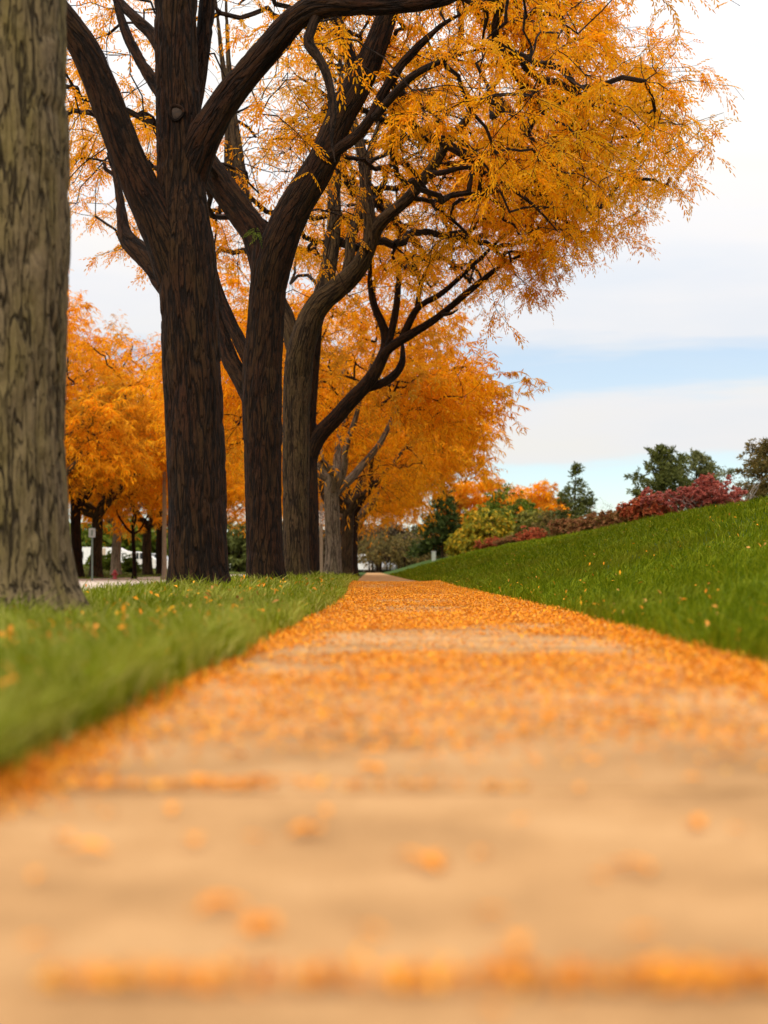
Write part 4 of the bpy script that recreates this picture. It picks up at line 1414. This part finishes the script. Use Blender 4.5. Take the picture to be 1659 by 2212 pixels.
for px, d, W, H, lab in ((233, 84, 1.4, 1.0, 'dark round bush before the middle of the white trailer'), (207, 88, 1.2, 0.7, 'low dark bush at the left end of the white trailer'), (282, 86, 1.6, 0.75, 'low dark bush below the trailer lettering')):
    o = bush('dark_bush', int(d * 3 + px), W, W * 0.8, H, M_GREENLEAF, M_TWIG, lab, 'bush', 'dark bushes before the trailer', 120, 34, (0.10, 0.18), 7, 0.05)
    x = (px - VX) / F * d
    o.location = (x, d, float(zfar(np.array(x), np.array(float(d)))) - 0.05)

# thicket of bare young trees closing the end of the path
bare0 = None
r_ = np.random.default_rng(77)
for i in range(16):
    if i < 3:
        o = proc_tree('bare_tree', 601 + i, 4.6, 1.7, 1.0, 1.3, 0.10, M_BARK_DARK, M_BROWNLEAF, 130, 4.0, 0, (0.3, 0.45), 'x', 'tree', 'x', nl=7, rt=0.012, up=1.0)
        bares = [o] if i == 0 else bares + [o]
    else:
        o = copy_tree(bares[i % 3])
    px = 796 + i * 9.6 + r_.uniform(-3, 3)
    d = 150 + 18 * r_.random()
    x = (px - VX) / F * d
    o.location = (x, d, 0.25)
    o.rotation_euler = (0, 0, r_.uniform(0, 6))
    s = r_.uniform(0.75, 1.0)
    o.scale = (s, s, s)
    tag(o, 'bare brown young tree in the thicket at the far end of the path', 'tree', 'bare trees closing the end of the path')
mb = MB()
r_ = np.random.default_rng(78)
n = 16000
bx_ = r_.uniform(-16, 14, n)
hgt = 4.4 + 2.2 * vnoise(bx_ * 0.5, 0 * bx_, 9)
base = np.column_stack((bx_, r_.uniform(172, 177, n), r_.random(n) * hgt))
leaves_mesh(mb, base, r_.normal(0, 1, (n, 3)), r_.uniform(0.5, 0.9, n), 0, r_)
o = mb.build('far_hedge', leaf_mat('hedge_brown', [(0.05, 0.035, 0.02), (0.09, 0.065, 0.03), (0.15, 0.10, 0.06)], 0.2), kind='stuff')
tag(o, 'brown hedge behind the bare trees at the end of the path', 'hedge')
# a far wood closing the horizon
mb = MB()
n = 14000
ang = r_.uniform(-1.2, 1.2, n)
rad_ = r_.uniform(280, 310, n)
hgt = 3 + 5 * vnoise(ang * 30, 0 * ang, 12)
base = np.column_stack((np.sin(ang) * rad_, np.cos(ang) * rad_, 0.5 + r_.random(n) * hgt))
base = base[(np.abs(ang + 0.07) > 0.0)]
leaves_mesh(mb, base, r_.normal(0, 1, (len(base), 3)), r_.uniform(1.2, 2.2, len(base)), 0, r_)
o = mb.build('far_wood', leaf_mat('wood_far', [(0.05, 0.06, 0.03), (0.08, 0.08, 0.035), (0.12, 0.10, 0.04)], 0.2), kind='stuff')
tag(o, 'low distant wood along the horizon', 'wood')

# ------------------------------------------------------------------ signs, lamp, hydrant, cabinet
def text_mesh(parent, body, size, loc, rot, m, name='lettering', ext=0.004):
    cu = bpy.data.curves.new(name, 'FONT')
    cu.body = body
    cu.size = size
    cu.extrude = ext
    cu.align_x = 'CENTER'
    cu.align_y = 'CENTER'
    tmp = bpy.data.objects.new('tmp', cu)
    COL.objects.link(tmp)
    dg = bpy.context.evaluated_depsgraph_get()
    me = bpy.data.meshes.new_from_object(tmp.evaluated_get(dg))
    bpy.data.objects.remove(tmp)
    me.materials.clear()
    me.materials.append(m)
    o = bpy.data.objects.new(name, me)
    COL.objects.link(o)
    o.parent = parent
    o.location = loc
    o.rotation_euler = rot
    return o


def plate(w_, h_, t_, rc=0.03, na=5):
    """rounded plate in the x-z plane"""
    pts = []
    for cx, cz, a0 in ((w_ / 2 - rc, h_ / 2 - rc, 0), (-w_ / 2 + rc, h_ / 2 - rc, 90), (-w_ / 2 + rc, -h_ / 2 + rc, 180), (w_ / 2 - rc, -h_ / 2 + rc, 270)):
        for a in np.linspace(a0, a0 + 90, na):
            pts.append((cx + rc * math.cos(math.radians(a)), cz + rc * math.sin(math.radians(a))))
    p = np.array(pts)
    n = len(p)
    v = np.vstack((np.column_stack((p[:, 0], np.full(n, -t_ / 2), p[:, 1])), np.column_stack((p[:, 0], np.full(n, t_ / 2), p[:, 1])), [(0, -t_ / 2, 0), (0, t_ / 2, 0)]))
    i = np.arange(n)
    j = (i + 1) % n
    return v, np.stack((i, j, j + n, i + n), -1), np.concatenate((np.stack((i, j, np.full(n, 2 * n)), -1), np.stack((j + n, i + n, np.full(n, 2 * n + 1)), -1)))


def add_plate(mb, w_, h_, t_, c, rc=0.03):
    v, q, t = plate(w_, h_, t_, rc)
    v = v + np.asarray(c, float)
    n0 = mb.n
    mb.add(v, q)
    mb.f[3].append(t + n0)
    mb.mi[3].append(np.zeros(len(t), np.int32))


def sgn_x(px, d):
    return (px - VX) / F * d


# no parking sign at the kerb
d = 55.0
x = sgn_x(694, d)
S = empty('parking_sign', (x, d, 0.0), 'white no parking sign with barred P on a tan post by the kerb', 'sign')
zc_ = CH - (1118 - VY) / F * d
mb = MB()
mb.box((0, 0.03, (zc_ + 0.9) / 2), (0.11, 0.05, zc_ + 0.9))
mb.build('post', M_POLE, S)
mb = MB()
add_plate(mb, 0.31, 0.46, 0.006, (0, -0.01, zc_))
pl_ = mb.build('sign_plate', M_SIGN, S)
mb = MB()
a = np.linspace(0, 2 * math.pi, 29)
mb.tube(np.column_stack((np.cos(a) * 0.115, np.full(29, -0.016), zc_ + 0.09 + np.sin(a) * 0.115)), 0.012, 6, cap=False)
mb.build('ring', M_SIGNRED, pl_)
mb = MB()
mb.tube([(-0.08, -0.022, zc_ + 0.17), (0.08, -0.022, zc_ + 0.01)], 0.011, 6)
mb.build('slash', M_SIGNRED, pl_)
text_mesh(pl_, 'P', 0.20, (0, -0.018, zc_ + 0.09), (math.pi / 2, 0, 0), M_DKTEXT, 'letter')
mb = MB()
for k in range(2):
    mb.box((0, -0.015, zc_ - 0.10 - k * 0.055), (0.17 - 0.05 * k, 0.004, 0.022))
mb.build('print_lines', M_STEEL, pl_)

# the sign across the road, seen from behind
d = 52.0
x = sgn_x(199, d)
zg = float(zfar(np.array(x), np.array(d)))
S = empty('road_sign', (x, d, zg), 'grey back of a small sign on a thin green post across the road', 'sign')
zc_ = CH - (1151 - VY) / F * d - zg
mb = MB()
mb.box((0, 0.012, zc_ / 2), (0.055, 0.03, zc_ + 0.36))
mb.build('post', M_POST, S)
mb = MB()
add_plate(mb, 0.23, 0.31, 0.005, (0, -0.012, zc_), 0.025)
p_ = mb.build('sign_plate', M_STEEL, S)
mb = MB()
mb.box((0, -0.022, zc_), (0.055, 0.012, 0.20))
mb.build('bracket', M_POST, p_)

# lamp post
d = 60.0
x = sgn_x(355, d)
zg = float(zfar(np.array(x), np.array(d)))
S = empty('lamp_post', (x, d, zg), 'tan tapered lamp post standing across the road left of the dark trunk', 'lamp post')
mb = MB()
mb.lathe([(0.16, -0.05), (0.16, 0.03), (0.11, 0.06), (0.095, 0.5), (0.075, 3.5), (0.055, 6.6), (0.0, 6.62)], (0, 0, 0), 14)
mb.build('pole', M_POLE, S, smooth=True)
mb = MB()
mb.tube([(0, 0, 6.5), (0.3, 0, 6.85), (0.9, 0, 7.0), (1.3, 0, 7.0)], 0.035, 8)
mb.build('arm', M_POLE, S, smooth=True)
mb = MB()
add_plate(mb, 0.6, 0.12, 0.24, (1.5, 0, 6.98), 0.05)
mb.build('lamp_head', M_STEEL, S)

# hydrant
d = 57.0
x = sgn_x(248, d)
zg = float(zfar(np.array(x), np.array(d)))
S = empty('fire_hydrant', (x, d, zg - 0.02), 'small red fire hydrant in the grass across the road', 'hydrant')
mb = MB()
mb.lathe([(0.095, 0), (0.095, 0.03), (0.07, 0.045), (0.068, 0.22), (0.085, 0.225), (0.085, 0.25), (0.065, 0.26)], (0, 0, 0), 14)
mb.build('barrel', M_HYD, S, smooth=True)
mb = MB()
mb.lathe([(0.075, 0.258), (0.07, 0.29), (0.045, 0.325), (0.018, 0.335), (0.018, 0.36), (0.0, 0.362)], (0, 0, 0), 14)
mb.build('bonnet', M_HYD, S, smooth=True)
for sx, sy in ((1, 0), (-1, 0), (0, -1)):
    mb = MB()
    mb.tube([(sx * 0.05, sy * 0.05, 0.17), (sx * 0.115, sy * 0.115, 0.17)], 0.032 if sy == 0 else 0.042, 10)
    mb.build('outlet', M_HYD, S)

# cabinet under the spruce
d = 112.0
x = sgn_x(937, d)
zg = float(zright(np.array(x), np.array(d)))
S = empty('utility_cabinet', (x, d, zg - 0.05), 'narrow pale grey green cabinet at the foot of the dark spruce', 'cabinet')
mb = MB()
mb.box((0, 0, 0.36), (0.3, 0.3, 0.72))
mb.build('body', M_CABINET, S)
mb = MB()
mb.box((0, 0, 0.745), (0.34, 0.34, 0.05))
mb.build('lid', M_STEEL, S)
mb = MB()
mb.box((0, -0.157, 0.36), (0.24, 0.012, 0.6))
dr_ = mb.build('door', M_CABINET, S)
mb = MB()
mb.box((0.08, -0.171, 0.38), (0.03, 0.014, 0.1))
mb.build('handle', M_STEEL, dr_)


# ------------------------------------------------------------------ trailer and parked cars
def wheel(root, x, y, r, wd=0.2):
    o = MB()
    pr = [(r * 0.6, -wd / 2), (r * 0.92, -wd / 2), (r, -wd * 0.3), (r, wd * 0.3), (r * 0.92, wd / 2), (r * 0.6, wd / 2)]
    o.lathe(pr, (0, 0, 0), 18)
    ob = o.build('wheel', M_BLACK, root, smooth=True)
    ob.rotation_euler = (math.pi / 2, 0, 0)
    ob.location = (x, y, r)
    o = MB()
    o.lathe([(0.0, -wd * 0.42), (r * 0.3, -wd * 0.40), (r * 0.62, -wd * 0.3), (r * 0.62, wd * 0.3), (0, wd * 0.3)], (0, 0, 0), 14)
    o.build('rim', M_SILVER, ob, smooth=True)


def extrude_profile(mb, prof, y0, y1, inset=0.0):
    p = np.array(prof, float)
    n = len(p)
    c = p.mean(0)
    a = np.column_stack((p[:, 0], np.full(n, y0), p[:, 1]))
    b = np.column_stack((p[:, 0], np.full(n, y1), p[:, 1]))
    i = np.arange(n)
    j = (i + 1) % n
    n0 = mb.n
    mb.add(np.vstack((a, b, [(c[0], y0, c[1]), (c[0], y1, c[1])])), np.stack((i, j, j + n, i + n), -1))
    t = np.concatenate((np.stack((j, i, np.full(n, 2 * n)), -1), np.stack((i + n, j + n, np.full(n, 2 * n + 1)), -1)))
    mb.f[3].append(t + n0)
    mb.mi[3].append(np.zeros(len(t), np.int32))


d = 95.0
x = sgn_x(225, d)
zg = float(zfar(np.array(x), np.array(d)))
S = empty('camper_trailer', (x, d, zg - 0.34), 'white camper trailer with dark lettering parked among the trees', 'trailer')
mb = MB()
extrude_profile(mb, [(-1.9, 0.28), (0.7, 0.25), (1.75, 0.12), (1.85, 1.15), (1.3, 1.28), (0.95, 1.46), (-1.75, 1.50), (-1.9, 1.35)], -0.9, 0.9)
body = mb.build('body', M_WHITE, S)
mb = MB()
mb.box((-0.17, -0.915, 0.86), (0.86, 0.03, 1.1))
dr_ = mb.build('door_panel', M_TAN, S)
mb = MB()
a = np.linspace(0, math.pi, 9)
extrude_profile(mb, [(-0.45, 0.35)] + [(-0.17 - 0.28 * math.cos(t), 0.95 + 0.22 * math.sin(t)) for t in a] + [(0.11, 0.35)], -0.945, -0.932)
mb.build('arched_door', plain('brown_door', (0.16, 0.10, 0.07), 0.5), dr_)
text_mesh(S, 'TE', 0.66, (1.18, -0.912, 0.86), (math.pi / 2, 0, 0), M_DKTEXT, 'lettering', 0.006)
mb = MB()
mb.box((1.28, -0.91, 0.50), (0.8, 0.014, 0.06))
mb.box((1.42, -0.91, 0.33), (0.55, 0.014, 0.08))
mb.build('stripe', M_DKTEXT, S)
for xx in (-1.35,):
    mb = MB()
    mb.box((xx, -0.91, 1.02), (0.5, 0.02, 0.34))
    wv_ = mb.build('window', M_GLASS, S)
    mb = MB()
    mb.box((xx, -0.905, 1.215), (0.56, 0.03, 0.04))
    mb.box((xx, -0.905, 0.83), (0.56, 0.03, 0.04))
    mb.build('frame', M_SILVER, wv_)
for xx in (-0.75, 0.55):
    wheel(S, xx, -0.82, 0.24, 0.16)
    wheel(S, xx, 0.82, 0.24, 0.16)


def car(label, paint, van=False):
    S = empty('parked_van' if van else 'parked_car', (0, 0, 0), label, 'van' if van else 'car')
    mb = MB()
    if van:
        pr = [(-2.3, 0.3), (2.3, 0.3), (2.35, 0.85), (1.75, 1.0), (1.1, 1.85), (0.8, 1.95), (-2.2, 1.95), (-2.3, 1.8)]
    else:
        pr = [(-2.1, 0.28), (2.1, 0.28), (2.15, 0.62), (1.95, 0.78), (1.05, 0.9), (0.45, 1.38), (-0.9, 1.42), (-1.6, 0.98), (-2.05, 0.92), (-2.15, 0.6)]
    extrude_profile(mb, pr, -0.85, 0.85)
    b = mb.build('body', paint, S)
    bv = b.modifiers.new('soft', 'BEVEL')
    bv.width = 0.06
    bv.segments = 2
    if van:
        wins = [[(0.95, 1.0), (1.55, 1.02), (1.02, 1.75), (0.55, 1.75), (0.55, 1.0)]]
    else:
        wins = [[(0.0, 0.92), (0.85, 0.93), (0.38, 1.31), (0.0, 1.33)], [(-1.35, 0.96), (-0.08, 0.92), (-0.08, 1.33), (-0.85, 1.34)]]
    for wn in wins:
        for y0, y1 in ((-0.868, -0.852), (0.852, 0.868)):
            m2 = MB()
            extrude_profile(m2, wn, y0, y1)
            m2.build('window', M_GLASS, S)
    for xx in (-1.3, 1.35):
        for yy in (-0.78, 0.78):
            wheel(S, xx, yy, 0.32, 0.2)
    for yy in (-0.6, 0.6):
        m2 = MB()
        m2.box((pr[2][0] - 0.01, yy, 0.62), (0.05, 0.3, 0.14))
        m2.build('headlight', M_SILVER, S)
    return S


for px, d, rz, lab, pm, van in ((304, 104, 0.1, 'pale car parked right of the camper trailer behind the trunks', M_WHITE, False),
                                (338, 108, 0.0, 'silver car parked farthest right behind the lamp post', M_SILVER, False)):
    o = car(lab, pm, van)
    x = sgn_x(px, d)
    o.location = (x, d, float(zfar(np.array(x), np.array(float(d)))) - 0.35)
    o.rotation_euler = (0, 0, rz)
for px, d, rz, lab, pm, van in ((790, 166, 1.5, 'white van parked end on at the far end of the tree row', M_WHITE, True),
                                (850, 163, 1.3, 'silver grey car parked before the bare thicket', M_SILVER, False)):
    o = car(lab, pm, van)
    x = sgn_x(px, d)
    o.location = (x, d, 0.02)
    o.rotation_euler = (0, 0, rz)
